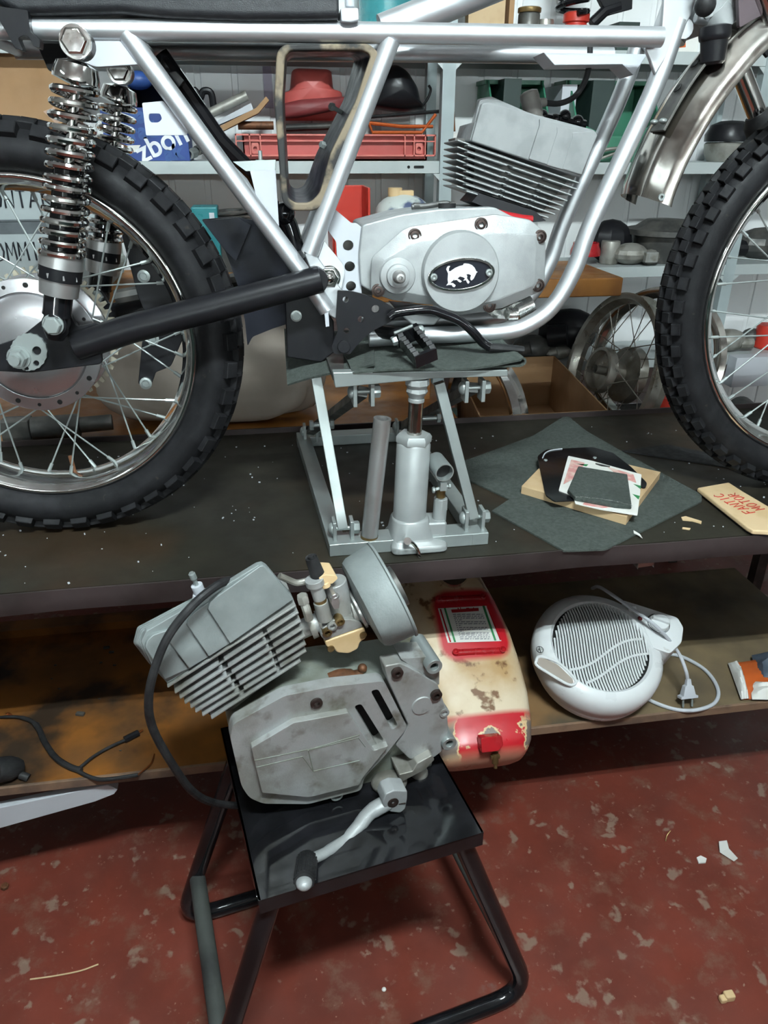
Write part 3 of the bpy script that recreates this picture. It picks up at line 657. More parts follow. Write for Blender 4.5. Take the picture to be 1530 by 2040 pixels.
# ---- engine of the motorcycle
EP = Pl(B.p(0, 0, -.045), B.ex, B.ez)
z4 = lambda L: [(560+x/2.684, 360+y/2.684) for x, y in L]
case = z4([(432, 236), (640, 180), (850, 150), (1140, 140), (1235, 190), (1330, 206), (1398, 262), (1418, 340), (1412, 560), (1390, 592), (1180, 682), (1090, 700), (960, 722), (880, 700), (830, 668), (600, 640), (500, 605), (425, 560), (415, 400)])
mb = MB(); mb.prism(rpoly(case, 8), EP, .012, .17); mb.prism(z4([(620, 700), (860, 730), (820, 775), (700, 770)]), EP, .02, .14)
en = bike.part('engine', mb, M['castal'], bevel=.003, label='restored engine with clean grey castings')
mb = MB(); mb.prism([(676, 462), (742, 448), (742, 602), (684, 602)], EP, .05, .14); bike.part('gearbox_rear', mb, M['iron'], parent=en)
cov = z4([(500, 605), (480, 590), (482, 425), (495, 400), (650, 262), (690, 244), (850, 222), (1140, 178), (1235, 192), (1330, 208), (1396, 264), (1415, 342), (1408, 562), (1386, 592), (1180, 682), (1092, 692), (960, 715), (880, 700), (830, 668), (600, 640)])
cin = z4([(560, 558), (545, 545), (545, 440), (556, 424), (690, 348), (720, 338), (850, 312), (1110, 290), (1200, 288), (1290, 288), (1352, 292), (1360, 350), (1352, 540), (1342, 562), (1150, 640), (1092, 652), (960, 672), (900, 655), (850, 630), (620, 585)])
def ringpx(L, d): return [EP(x, y, d) for x, y in rpoly(L, 5, 3)]
mb = MB(); mb.loft([ringpx(cov, .012), ringpx(cov, -.008), ringpx([(a[0]*.97+c_[0]*.03, a[1]*.97+c_[1]*.03) for a, c_ in zip(cov, cin)], -.0105), ringpx([(a[0]*.12+c_[0]*.88, a[1]*.12+c_[1]*.88) for a, c_ in zip(cov, cin)], -.0205), ringpx(cin, -.0215)]); bike.part('clutch_cover', mb, M['castal'], parent=en, ang=28)
c = EP(915, 541, -.018); r = EP.sc(915, 541)*77
mb = MB(); mb.lathe([(r*1.0, 0), (r*.985, .012), (r*.95, .0155), (r*.4, .017), (.001, .017)], c, -EP.n, 56); bike.part('round_cover', mb, M['castal'], parent=en)
mb = MB(); mb.prism(circ(919.5, 547, 67, 33, 48, -.13), EP, -.039, -.034, [circ(919.5, 547, 61, 28, 48, -.13)])
bd = bike.part('oval_badge', mb, M['chrome'], parent=en, bevel=.0006, label='oval badge with a white bull on black')
mb = MB(); mb.prism(circ(919.5, 547, 63, 30, 48, -.13), EP, -.036, -.0345); bike.part('badge_ground', mb, M['navy'], parent=en)
bz = [(470, 350), (490, 300), (520, 285), (545, 290), (520, 330), (520, 385), (545, 390), (640, 325), (720, 290), (795, 270), (800, 245), (830, 238), (900, 245), (960, 270), (1010, 320), (1040, 385), (1070, 400), (1045, 415), (1020, 470), (990, 530), (950, 565), (930, 545), (930, 500), (945, 465), (900, 440), (850, 445), (870, 480), (862, 520), (890, 560), (915, 590), (890, 625), (865, 600), (845, 555), (795, 565), (830, 525), (790, 500), (730, 485), (680, 525), (730, 550), (765, 580), (735, 603), (700, 580), (670, 550), (615, 560), (640, 510), (600, 560), (540, 610), (600, 612), (648, 655), (625, 688), (590, 680), (580, 650), (520, 645), (470, 660), (505, 610), (495, 540), (505, 430)]
mb = MB(); mb.prism([(840+x/9.5625, 500+y/9.5625) for x, y in bz], EP, -.0372, -.0358); bike.part('bull_emblem', mb, M['whiteink'], parent=en)
mb = MB()
for x, y in ((864, 552), (974, 543)): mb.lathe([(.0055, 0), (.005, .003), (.003, .0035), (.001, .002)], EP(x, y, -.037), -EP.n, 18)
bike.part('badge_screws', mb, M['zinc'], parent=en)
c = EP(792, 549, -.0205)
mb = MB(); mb.lathe([(.027, 0), (.0255, .004), (.0175, .006), (.0165, .011), (.0125, .012), (.0125, .013), (.0005, .013)], c, -EP.n, 36); bike.part('kick_boss', mb, M['castal'], parent=en)
mb = MB(); mb.lathe([(.0095, .012), (.0095, .018), (.0075, .020), (.0078, .030), (.006, .032), (.003, .0325), (.002, .028), (.0005, .028)], c, -EP.n, 24)
bike.part('kick_shaft', mb, M['steel'], parent=en)
for x, y in z4([(715, 293), (1070, 235), (1385, 300), (1375, 560), (1115, 670), (520, 587)]):
    mb = MB(); mb.lathe([(.0098, -.014), (.0098, .001), (.0078, .0015), (.0078, -.001), (.0066, -.001), (.0066, .002), (.0036, .0025), (.0036, -.002), (.0005, -.002)], EP(x, y, -.0165), -EP.n, 22); bike.part('case_screw', mb, M['boltb'], parent=en)
mb = MB(); c = EP(890, 428, .03); mb.cyl(c, c+bup*.016, .013, n=24); bike.part('oil_cap', mb, M['rubber'], parent=en)
mb = MB(); mb.tube(smooth([EP(x, y, .05) for x, y in ((820, 412), (850, 410), (885, 405), (900, 408))], 4), .004, 8); mb.cyl(EP(895, 408, .045), EP(906, 408, .045), .004); mb.cyl(EP(824, 410, .05), EP(836, 410, .05), .0045); bike.part('gear_cable', mb, M['iron'], parent=en)
mb = MB(); mb.tube(smooth([EP(x, y, .02) for x, y in ((985, 424), (1010, 430), (1040, 436), (1060, 438))], 4), .006, 8); bike.part('gasket_sealant', mb, M['redp'], parent=en)
mb = MB(); mb.prism([(955, 385), (1065, 420), (1088, 440), (1040, 445), (985, 420), (940, 402)], EP, .035, .12); bike.part('cylinder_base', mb, M['black'], parent=en)
# cylinder fins and head
z5 = lambda L: [(880+x/4.5, 170+y/4.5) for x, y in L]
mb = MB()
f0 = [((235, 530), (1235, 870)), ((232, 590), (1215, 925)), ((228, 650), (1170, 980)), ((225, 705), (1130, 1030)), ((222, 765), (1095, 1075)), ((220, 825), (1060, 1110)), ((218, 880), (1020, 1150)), ((225, 940), (960, 1180))]
for i, (a, b) in enumerate(f0):
    a, b = V(a), V(b); dn = V((-.32, .95))*13
    cuts = [(0, 1)] if i in (0, 7) else [(0, .365), (.415, .68), (.73, 1)]
    for s, e in cuts:
        q0, q1 = a+(b-a)*s, a+(b-a)*e
        mb.prism(z5([q0, q1, q1+dn, q0+dn]), EP, .038, .06)
    mb.prism(z5([a+V((-90, -45)), b, b+dn, a+dn+V((-90, -45))]), EP, .052, .155)
cy = bike.part('cylinder', mb, M['castal'], parent=en, bevel=.0007)
mb = MB(); mb.prism(z5([(300, 560), (1130, 850), (900, 1140), (280, 940)]), EP, .062, .145); bike.part('cylinder_barrel', mb, M['iron'], parent=en)
mb = MB(); mb.prism(rpoly(z5([(265, 500), (360, 160), (415, 150), (1370, 400), (1400, 440), (1260, 810), (1230, 825)]), 5), EP, .040, .050)
mb.prism(rpoly(z5([(250, 495), (340, 130), (440, 95), (760, 235), (1230, 385), (1390, 415), (1270, 800)]), 5), EP, .058, .068)
for d in (.075, .09, .105, .12, .135, .15):
    mb.prism(rpoly(z5([(240, 480), (320, 125), (420, 100), (660, 200), (900, 300), (1200, 380), (1380, 425), (1260, 790)]), 5), EP, d, d+.005)
mb.prism(z5([(250, 495), (300, 320), (1320, 640), (1240, 810)]), EP, .045, .15)
hd = bike.part('cylinder_head', mb, M['castal3'], parent=en, bevel=.002, seg=3)
for L in ([(875, 300), (880, 350), (780, 660)], [(1030, 370), (1035, 420), (940, 715)], [(1170, 420), (1170, 470), (1080, 750)]):
    mb = MB(); a = z5(L); b = z5([(1385, 420), (1240, 815)]); mb.prism(rpoly(z5([L[0], (1372, 408), (1398, 445), (1255, 805), L[2], L[1]]), 3), EP, .0365+.001*(1030-L[0][0])/160, .042); bike.part('head_step', mb, M['castal3'], parent=en, bevel=.0016)
mb = MB(); mb.prism(z5([(120, 470), (230, 480), (235, 500), (240, 930), (200, 940), (200, 500), (120, 490)]), EP, .08, .13); bike.part('fin_bridge', mb, M['iron'], parent=en)
c0, c1 = bp(1052, 180, .04), bp(1062, 222, .04); dd = (c1-c0).normalized()
mb = MB(); mb.lathe([(.006, 0), (.0135, .003), (.0145, .012), (.014, .014), (.0145, .016), (.014, .036), (.0115, .04), (.0115, .050), (.004, .052)], c0, dd, 22); mb.tube([c0+dd*.02, c0+dd*.02+(bp(1095, 202, .04)-c0-dd*.02)*.8], [.009, .006], 14); pc = bike.part('spark_plug_cap', mb, M['greyrub'], parent=en)
mb = MB(); mb.tube(smooth([bp(x, y, .04) for x, y in ((1085, 205), (1115, 206), (1145, 192), (1166, 160), (1174, 125), (1176, 85))], 6), .0042, 10); bike.part('plug_lead', mb, M['rubber'], parent=en)
mb = MB()
for (x, y) in ((1105, 240), (1125, 232), (1150, 243), (1080, 232)): mb.ball(bp(x, y, .07), .010)
mb.tube(pts([(1075, 234), (1165, 250)], .07), .008, 8); bike.part('coil_clip', mb, M['gloss'], parent=en)
mb = MB(); mb.prism(z4([(1095, 695), (1180, 690), (1260, 650), (1330, 640), (1200, 740), (1140, 735)]), EP, .03, .06); mb.cyl(EP(1012, 626, .02), EP(1030, 626, .02), .010); mb.cyl(EP(1028, 620, .04), EP(1060, 605, .04), .016); bike.part('exhaust_stub', mb, M['foil'], parent=en)
# ================================================================== scissor lift with its bottle jack, on the bench
jk = T('bench_lift', 'zinc plated scissor lift with grey bottle jack carrying the motorcycle', 'lift', (.55, .05, BT))
bz0, bz1 = BT, BT+.022
mb = MB()
def bar(mb, a, b, w, h, up=(0, 0, 1)):
    a, b = V(a), V(b); d = (b-a).normalized(); s = V(up).cross(d); s.normalize(); u = d.cross(s)
    return mb.loft([[p+s*(w/2*i)+u*(h/2*j) for i, j in ((-1, -1), (1, -1), (1, 1), (-1, 1))] for p in (a, b)])
fl, fr_, bl, br_ = V((.428, -.167, BT)), V((.690, -.165, BT)), V((.402, .335, BT)), V((.664, .337, BT))
up_ = V((0, 0, .011))
bar(mb, fl+up_+V((0, .02, 0)), fr_+up_+V((0, .02, 0)), .04, .022); bar(mb, bl+up_, br_+up_, .036, .022)
bar(mb, fl+up_+V((.014, 0, 0)), bl+up_+V((.014, 0, 0)), .028, .0215); bar(mb, fr_+up_-V((.014, 0, 0)), br_+up_-V((.014, 0, 0)), .028, .0215)
jk.part('base_frame', mb, M['zinc'], bevel=.0015)
ZT = at(840, 748, Y=-.15).z            # underside of the lifting plate at its front bar
SXL, SXR = [(683, 1052), (630, 752)], [(943, 1030), (874, 762)]
def clevis(name, c, w, h, t=.006, dn=1):
    for s in (-1, 1): o = jk.part(name, MB().box(c+V((s*w, 0, -.003)), (t, .026, h+.004)), M['zinc'], bevel=.001)
    m2 = MB(); m2.cyl(c-V((w+.010, 0, 0)), c+V((w+.012, 0, 0)), .0035, n=12); m2.hexa(c+V((w+.003, 0, 0)), (1, 0, 0), .0105, .010); m2.ball(c-V((w+.003, 0, 0)), .0105, (.7, 1, 1)); jk.part('pivot_bolt', m2, M['zinc'], parent=o)
for (a, b), xs in ((SXL, 1), (SXR, -1)):
    p0 = at(*a, Y=-.142); p1 = at(*b, Z=ZT-.02)
    mb = MB(); bar(mb, p0, p1, .016, .016, (0, 1, 0)); jk.part('scissor_arm', mb, M['zinc'], bevel=.001, label='front scissor arm')
    clevis('clevis', p0, .014, .034)
tl, tr_ = at(723, 780, Y=-.135), at(943, 772, Y=-.135)
q0, q1 = at(612, 888, Y=.31), bl+V((0, 0, .03))
for c, e in ((tl, V((bl.x+.03, .32, BT+.035))), (tr_, V((br_.x-.03, .32, BT+.035)))):
    mb = MB(); bar(mb, c, e, .016, .016, (0, 1, 0)); jk.part('scissor_arm', mb, M['iron'], bevel=.001)
    clevis('clevis', c, .013, .030); clevis('clevis', e, .013, .034)
for c in (at(640, 846, Y=.06), at(853, 833, Y=.06)):
    mb = MB(); mb.cyl(c-V((.014, 0, 0)), c+V((.02, 0, 0)), .004, n=12); mb.hexa(c-V((.014, 0, 0)), (-1, 0, 0), .009, .007); mb.hexa(c+V((.016, 0, 0)), (1, 0, 0), .009, .007); jk.part('pivot_bolt', mb, M['zinc'])
FY = Pl((0, -.155, 0), (1, 0, 0), (0, 0, 1))
mb = MB(); mb.prism([(663, 742), (1012, 737), (1012, 750), (870, 754), (668, 773)], FY, 0, .018); jk.part('front_bar', mb, M['zinc'], bevel=.0015)
lp0, lp1 = at(663, 742, Y=-.155), at(1012, 737, Y=-.155)
mb = MB(); mb.bx(lp0.x, lp1.x, -.15, .26, ZT-.002, ZT+.005); jk.part('lifting_plate', mb, M['iron'], bevel=.001)
JY = -.140
J0, J1 = at(814, 1056, Y=JY), at(824, 884, Y=JY)
jx = (J1-J0).normalized()
mb = MB(); mb.lathe([(.027, 0), (.027, .002), (.0265, (J1-J0).length), (.024, (J1-J0).length+.004), (.012, (J1-J0).length+.005)], J0, jx, 40); cyj = jk.part('jack_cylinder', mb, M['jackp'], label='grey hydraulic jack cylinder')
mb = MB(); mb.loft([[J1+jx*z+frame_of(jx)[0]*(r*math.cos(a))+frame_of(jx)[1]*(r*math.sin(a)) for a in [k*math.pi/3+.5 for k in range(6)]] for r, z in ((.028, .003), (.0285, .012), (.025, .017))]); jk.part('jack_collar', mb, M['jackp'], parent=cyj, bevel=.001)
R0, R1 = J1, at(829, 800, Y=JY)
mb = MB(); mb.cyl(R0, R1, .0115, n=28); jk.part('jack_ram', mb, M['dchrome'], parent=cyj)
mb = MB(); mb.cyl(R1, R1+jx*.006, .0125, n=28); mb.lathe([(.010, .004), (.013, .010), (.017, .016), (.015, .022), (.019, .028), (.018, .036)], R1, jx, 9); jk.part('jack_saddle', mb, M['jackp'], parent=cyj, bevel=.001)
mb = MB()
cb = V((J0.x+.004, JY, BT))
def rect(cx, cy, hx, hy, z, k=.3): return [V((cx+x*hx, cy+y*hy, z)) for x, y in rpoly([(-1, -1), (1, -1), (1, 1), (-1, 1)], k, 4)]
mb.loft([rect(cb.x+.008, cb.y, .046, .043, BT+.0222 if 0 else BT+.001), rect(cb.x+.008, cb.y, .046, .043, BT+.012), rect(cb.x-.002, cb.y, .034, .034, BT+.020, .5), rect(cb.x-.002, cb.y, .031, .031, BT+.045, .8), rect(cb.x-.002, cb.y, .029, .029, BT+.052, .9)])
mb.bx(cb.x+.02, cb.x+.055, cb.y-.022, cb.y+.02, BT+.008, BT+.045)
jk.part('jack_base', mb, M['jackp'], parent=cyj, bevel=.004, seg=3)
P0 = at(874, 1040, Y=JY-.004); P1 = at(878, 992, Y=JY-.004); P2_ = at(879, 970, Y=JY-.004)
mb = MB(); mb.cyl(P0-V((0, 0, .015)), P1, .0112, n=24); mb.hexa(P1-V((0, 0, .02)), (0, 0, 1), .0118, .022); pu = jk.part('jack_pump', mb, M['jackp'], parent=cyj, bevel=.0006)
mb = MB(); mb.cyl(P1, P2_, .0072, n=18); jk.part('pump_rod', mb, M['brass'], parent=cyj)
mb = MB(); rc = at(886, 942, Y=JY-.03)
mb.lathe([(.0150, 0), (.0132, 0), (.0132, .045), (.0150, .045)], rc, (-.12, 1, .05), 30, closed=True)
mb.box(at(881, 965, Y=JY-.02), (.010, .02, .014)); mb.cyl(at(868, 975, Y=JY-.02), at(893, 968, Y=JY-.02), .0028, n=10); mb.hexa(at(866, 976, Y=JY-.02), (-1, 0, 0), .005, .004); mb.hexa(at(893, 968, Y=JY-.02), (1, 0, 0), .005, .004)
hs_ = jk.part('handle_socket', mb, M['zinc'], parent=cyj); sd_ = V((-.12, 1, .05)).normalized(); jk.part('socket_bore_shade', MB().cyl(rc+sd_*.012, rc+sd_*.014, .0131), M['hole'], parent=hs_)  # dark plug paints the shade inside the socket
mb = MB(); mb.tube(smooth([at(x, y, Y=JY-.052) for x, y in ((812, 1078), (822, 1082), (832, 1095), (836, 1110))], 5), .0028, 10); mb.cyl(at(810, 1077, Y=JY-.035), at(812, 1078, Y=JY-.055), .006); jk.part('release_valve', mb, M['chrome'], parent=cyj)
H0, H1 = at(734, 1084, Y=-.15), at(762, 833, Y=-.15); hx = (H1-H0).normalized(); hl = (H1-H0).length
mb = MB(); mb.lathe([(.0095, hl-.03), (.0095, hl), (.0135, hl), (.0135, 0), (.001, 0), (.001, .01)], H0, hx, 30); jk.part('pedal_socket_tube', mb, M['steel'], label='bare steel tube standing on the front of the lift base')
jk.part('tube_bore_shade', MB().cyl(H0+hx*(hl-.008), H0+hx*(hl-.006), .0094), M['hole'])  # dark disc paints the shade inside the open tube
mb = MB(); mb.lathe([(.0139, .003), (.0139, .016), (.0142, .017), (.0142, .002)], H0, hx, 30, closed=True); jk.part('weld_collar', mb, M['brass'])
# felt between lift and motorcycle
mb = MB()
def quadgrid(a, b, c, d, n=10, m=6, wob=.003, seed=0):
    rnd = random.Random(seed); g = []
    for i in range(n+1):
        s = i/n; r = []
        for j in range(m+1):
            t = j/m; p = a.lerp(b, s).lerp(d.lerp(c, s), t); p = p+V((0, 0, wob*math.sin(5*s+3*t+seed)+rnd.uniform(-.4, .4)*wob*.3)); r.append(p)
        g.append(r)
    return g
mb.sheet(quadgrid(at(572, 766, Y=-.06), at(745, 722, Y=-.155), at(745, 660, Y=.1), at(566, 655, Y=.13), 12, 8, .002), .003)
single('felt_pad', mb, M['felt'], 'grey green felt sheet draped over the left end of the lift plate', 'felt', ang=60)
mb = MB(); g = []
zt = ZT+.008
xa, xb = at(700, 712, Y=-.15).x, at(1034, 722, Y=-.15).x
for i in range(15):
    s = i/14; x = xa+(xb-xa)*s; zz = ZT+.012+.012*s+.003*math.sin(s*7); g.append([V((x, y, zz+.002*math.sin(y*30+s*3)-(.004 if y < -.14 else 0))) for y in (-.155-.012*math.sin(s*3.1), -.12, -.06, 0, .06)])
zz = ZT+.024; zl = ZT+.008
for k in range(1, 6):
    a = math.pi*k/6; g.append([V((xb+.010*math.sin(a), y, (zz+zl)/2+(zz-zl)/2*math.cos(a))) for y in (-.155, -.12, -.06, 0, .06)])
for s in (1, .7, .4, 0): g.append([V((xa+.03+(xb-xa-.03)*s, y, zl)) for y in (-.155, -.12, -.06, 0, .06)])
mb.sheet(g, .003); single('felt_pad', mb, M['felt'], 'grey green felt sheet folded back on itself at the right end of the lift', 'felt', ang=60)

# ================================================================== things lying on the bench
def HP(z): return Pl((0, 0, z), (1, 0, 0), (0, 1, 0))
def slab(mb, px, z0, h, r=0, holes=()):
    return mb.prism(rpoly(px, r) if r else px, HP(z0+h), 0, h, holes)
single('felt_mat', slab(MB(), [(1128, 826), (1168, 858), (1250, 905), (1398, 985), (1398, 998), (1215, 1090), (1205, 1094), (1124, 1097), (980, 1017), (1015, 994), (933, 955), (925, 918), (1062, 868)], BT+.0005, .003), M['felt'], 'grey green felt mat spread flat on the bench under the plywood block', 'felt')
wb = MB(); slab(wb, [(1039, 968), (1249, 1030), (1316, 940), (1112, 893)], BT+.0036, .016)
single('plywood_block', wb, M['wood'], 'pale plywood offcut lying on the felt mat', 'wood block', bevel=.0008)
zb = BT+.0198
t = T('plastic_plate', 'flat black plastic plate between the plywood block and the printed card', 'plate', at(1150, 940, Z=zb))
t.part('plate', slab(MB(), [(1070, 908), (1088, 895), (1180, 890), (1222, 902), (1258, 930), (1290, 962), (1286, 972), (1240, 960), (1180, 965), (1150, 996), (1104, 998), (1086, 985)], zb, .003, 5), M['gloss'], bevel=.001)
mb = MB()
for p in ((1087, 917), (1185, 912)): c = at(*p, Z=zb+.003); mb.lathe([(.004, 0), (.0035, .0015), (.001, .002)], c, (0, 0, 1), 14)
t.part('rivet', mb, M['zinc']); t.part('edge_strip', MB().tube(smooth([at(x, y, Z=zb+.004) for x, y in ((1081, 912), (1086, 903), (1098, 897), (1120, 894))], 4), .0012, 6), M['white2'])
zc = zb+.0034
t = T('packaging_card', 'cream printed packaging card with hang hole on the plywood block', 'card', at(1195, 970, Z=zc))
cdp = slab(MB(), [(1132, 908), (1180, 918), (1278, 945), (1275, 985), (1270, 1026), (1195, 1014), (1146, 1003), (1142, 988), (1113, 977)], zc, .0015, 2, [rpoly([(1186, 921), (1200, 924), (1216, 928), (1215, 931), (1198, 929), (1186, 925)], 1.5)])
cdo = t.part('card', cdp, M['paper'])
for L in ([(1138, 915), (1165, 922), (1150, 950), (1122, 965)], [(1210, 930), (1262, 945), (1268, 962), (1235, 950)], [(1165, 1000), (1225, 1010), (1200, 1012), (1160, 1005)]): t.part('pink_print', slab(MB(), L, zc+.0015, .0003, 2), M['pinkink'], parent=cdo)
for L in ([(1148, 924), (1172, 925), (1168, 929)], [(1262, 964), (1277, 968), (1276, 974)], [(1260, 984), (1275, 988), (1272, 995)]): t.part('green_print', slab(MB(), L, zc+.0015, .0003), M['greenink'], parent=cdo)
mb = slab(MB(), [(1152, 928), (1250, 944), (1259, 1007), (1225, 1004), (1146, 990), (1131, 975)], zc+.0018, .008)
t2 = T('mesh_pouch', 'dark grey mesh fabric pouch lying on the cream packaging card', 'pouch', at(1195, 970, Z=zc+.002))
t2.part('pouch', mb, M['felt'], bevel=.002)
mb = MB()
for k in range(34):
    s = k/33; p = at(1147+110*s, 991+17*s-(3*math.sin(s*3)), Z=zc+.008); mb.box(p, (.0016, .004, .004))
t2.part('glitter_hem', mb, M['foil'])
t = T('paper_packet', 'folded kraft paper packet with red handwriting at the right of the bench', 'packet', at(1470, 1010, Z=BT))
pk = [(1389, 971), (1452, 960), (1480, 978), (1600, 1048), (1600, 1062), (1500, 1056), (1489, 1050)]
t.part('backing', slab(MB(), [(1387, 975), (1452, 966), (1600, 1052), (1600, 1070), (1502, 1064), (1488, 1058)], BT+.0005, .003), M['black'])
t.part('packet', slab(MB(), pk, BT+.0036, .009), M['kraft'], bevel=.003)
HQ = HP(BT+.0132); f0, f1 = HQ(1504, 1020), HQ(1434, 982)
ex = (f1-f0).normalized(); W_ = (f1-f0).length; ez = V((-ex.y, ex.x, 0)); QP = Pl(f0, ex, ez)
mb = MB(); scribble(mb, 'FANTIC', QP, 0, .0, 0, W_/6*.72, .020, W_/6*.28, .0009); scribble(mb, 'MOTOR', QP, .004, -.026, 0, W_/6*.76, .020, W_/6*.30, .0009)
t.part('handwriting', mb, M['redink'], label='red handwriting')
mb = MB(); rnd = random.Random(3)
for i in range(170):
    x, y = rnd.uniform(-.2, 1.3), rnd.uniform(-.19, .36)
    s = rnd.choice((.0008, .001, .0012, .0018)); mb.box((x, y, BT+s*.6+.0002), (s*rnd.uniform(1, 2.5), s*rnd.uniform(1, 1.6), s), Matrix.Rotation(rnd.uniform(0, 3), 3, 'Z'))
o = single('crumbs', mb, M['white2'], 'tiny pale crumbs scattered over the dark bench top', 'crumbs'); o['kind'] = 'stuff'
single('paper_scrap', slab(MB(), [(1357, 1030), (1366, 1028), (1398, 1038), (1397, 1043), (1380, 1038), (1360, 1036)], BT+.0004, .0012), M['kraft'], 'longer torn paper shred on the bench beside the kraft packet', 'scrap')
single('paper_scrap', slab(MB(), [(1360, 1050), (1376, 1052), (1374, 1055), (1359, 1053)], BT+.0004, .0012), M['kraft'], 'short torn paper shred on the bench below a longer one', 'scrap')
single('paper_scrap', slab(MB(), [(1262, 1056), (1275, 1064), (1280, 1072), (1272, 1066), (1263, 1062)], BT+.004, .001), M['paper'], 'pale scrap at the front edge of the felt mat', 'scrap')
single('rubber_strip', slab(MB(), [(1238, 898), (1420, 925), (1600, 960), (1600, 940), (1330, 885)], BT+.0005, .0025), M['rubber'], 'thin black rubber strip on the bench under the front wheel', 'strip')

# ================================================================== stool
SA = math.radians(10.5)
sx, sy = V((math.cos(SA), math.sin(SA), 0)), V((-math.sin(SA), math.cos(SA), 0))
SZ = .45; S_ = at(515, 1795, Z=SZ)
st = T('stool', 'black welded steel stool on bent tube legs carrying a loose engine', 'stool', (S_.x+.14, S_.y+.17, 0))
def sp(a, b, z): return V((S_.x, S_.y, 0))+sx*a+sy*b+V((0, 0, z))
SW, SD = .323, .335
SPl = Pl((S_.x, S_.y, SZ), sx, sy)
mb = MB(); mb.prism(rpoly([(0, 0), (SW, 0), (SW, SD), (0, SD)], .004), SPl, 0, .003, px=False)
for a, b, c, d in ((0, 0, SW, .003), (0, SD-.003, SW, SD), (0, 0, .003, SD), (SW-.003, 0, SW, SD)): mb.prism([(a, b), (c, b), (c, d), (a, d)], SPl, 0, .026 if b == 0 and d < .01 else .02, px=False)
st.part('seat_plate', mb, M['gloss'], bevel=.003, seg=3)
def U(b, z0, off):
    L = [sp(.028, b, SZ-.012), sp(-.085, b+off, .05), sp(-.10, b+off, .022), sp(-.07, b+off, .016), sp(SW+.07, b+off, .016), sp(SW+.10, b+off, .022), sp(SW+.085, b+off, .05), sp(SW-.028, b, SZ-.012)]
    return L
def bend(L, r=.05):
    out = [L[0]]
    for i in range(1, len(L)-1):
        a, b, c = L[i-1], L[i], L[i+1]; q = min(r, (a-b).length*.45, (c-b).length*.45)
        p0, p1 = b+(a-b).normalized()*q, b+(c-b).normalized()*q
        for k in range(7): t_ = k/6; out.append((1-t_)**2*p0+2*t_*(1-t_)*b+t_*t_*p1)
    return out+[L[-1]]
def U2(b, off, w, b2=None, off2=None):
    b2 = b if b2 is None else b2; off2 = off if off2 is None else off2
    return bend([sp(.03, b, SZ-.01), sp(-w, b+off, .0155), sp(SW+w, b2+off2, .0155), sp(SW-.03, b2, SZ-.01)], .07)
lf = st.part('leg_frame', MB().tube(U2(.03, -.03, .115), .0148, 16), M['gloss'])
lb = st.part('leg_frame', MB().tube(U2(SD-.03, .025, .115, SD-.075, .075), .0148, 16), M['gloss'])
dust = mat('dusty_black_tube', (.05, .055, .05), .7, 0, (.015, .016, .016), 6)
def lerp(a, b, t): return a+(b-a)*t
fz = .28
for s in (0, 1):
    xt = .03 if s == 0 else SW-.03; xf = -.115 if s == 0 else SW+.115
    pf = sp(lerp(xf, xt, fz), .03-.03*(1-fz)+.01, lerp(.0155, SZ-.01, fz)); pbk = sp(lerp(xf, xt, fz), (SD-.03+.025*(1-fz)-.01) if s == 0 else SD-.075+.075*(1-fz)-.01, lerp(.0155, SZ-.01, fz))
    st.part('side_stretcher', MB().tube([pf, pbk], .0142, 14), dust, label='dusty side stretcher')
# ================================================================== loose engine on the stool
EA = math.radians(10)
ex2 = V((math.cos(EA), math.sin(EA), 0)); O2 = at(640, 1613, Z=SZ+.001)
Q = Pl(O2, ex2, (0, 0, 1))
e2 = T('loose_engine', 'stained old two-stroke engine with carburettor standing on the black stool', 'engine', O2+Q.n*.07)
a1 = lambda L: [(230+x/2.55, 1060+y/2.55) for x, y in L]
a2 = lambda L: [(740+x/7.283, 1280+y/7.283) for x, y in L]
a3 = lambda L: [(560+x/5.1, 1100+y/5.1) for x, y in L]
mb = MB(); mb.prism(rpoly(a1([(585, 1030), (600, 970), (860, 825), (1100, 775), (1360, 745), (1640, 700), (1650, 950), (1600, 1250), (1330, 1330), (980, 1378), (750, 1378), (680, 1340), (640, 1290)]), 8), Q, .028, .125)
cs = e2.part('crankcase', mb, M['oldal'], bevel=.004)
mb = MB(); mb.prism(rpoly(a1([(582, 1040), (600, 975), (860, 832), (1100, 785), (1365, 757), (1480, 985), (1470, 1010), (1375, 1130), (1262, 1250), (1250, 1312), (980, 1382), (750, 1380), (680, 1350), (640, 1290)]), 10), Q, .0, .02, [rpoly(a1([(1212, 885), (1248, 872), (1366, 1060), (1330, 1087)]), 6), rpoly(a1([(1296, 808), (1334, 797), (1437, 985), (1403, 1007)]), 6)])
e2.part('clutch_cover', mb, M['castal2'], bevel=.006, seg=3, parent=cs)
mb = MB(); mb.prism(rpoly(a1([(690, 1098), (905, 970), (1185, 918), (1310, 1112), (1390, 1085), (1255, 1250), (1240, 1285), (985, 1348), (745, 1325)]), 4), Q, -.010, .002, [rpoly(a1([(1228, 935), (1244, 925), (1340, 1085), (1322, 1092)]), 2)] if 0 else (), taper=0)
e2.part('slot_shade', MB().prism(rpoly(a1([(1190, 870), (1330, 780), (1460, 1000), (1320, 1110)]), 5), Q, .022, .029), M['hole'], parent=cs)  # black sheet behind the cover slots, painted shade instead of an inside
e2.part('cover_plateau', mb, M['castal2'], bevel=.006, seg=3, parent=cs)
mb = MB()
for L in ([(705, 1160), (1000, 1100), (1240, 1030)], [(715, 1195), (950, 1140), (1005, 1215), (1240, 1160)], [(980, 1110), (1005, 1215)], [(980, 1108), (1235, 1045), (1270, 1090)]): mb.tube([Q(x, y, -.0100) for x, y in a1(L)], .0008, 6)
e2.part('embossed_lines', mb, M['oldal'], parent=cs)
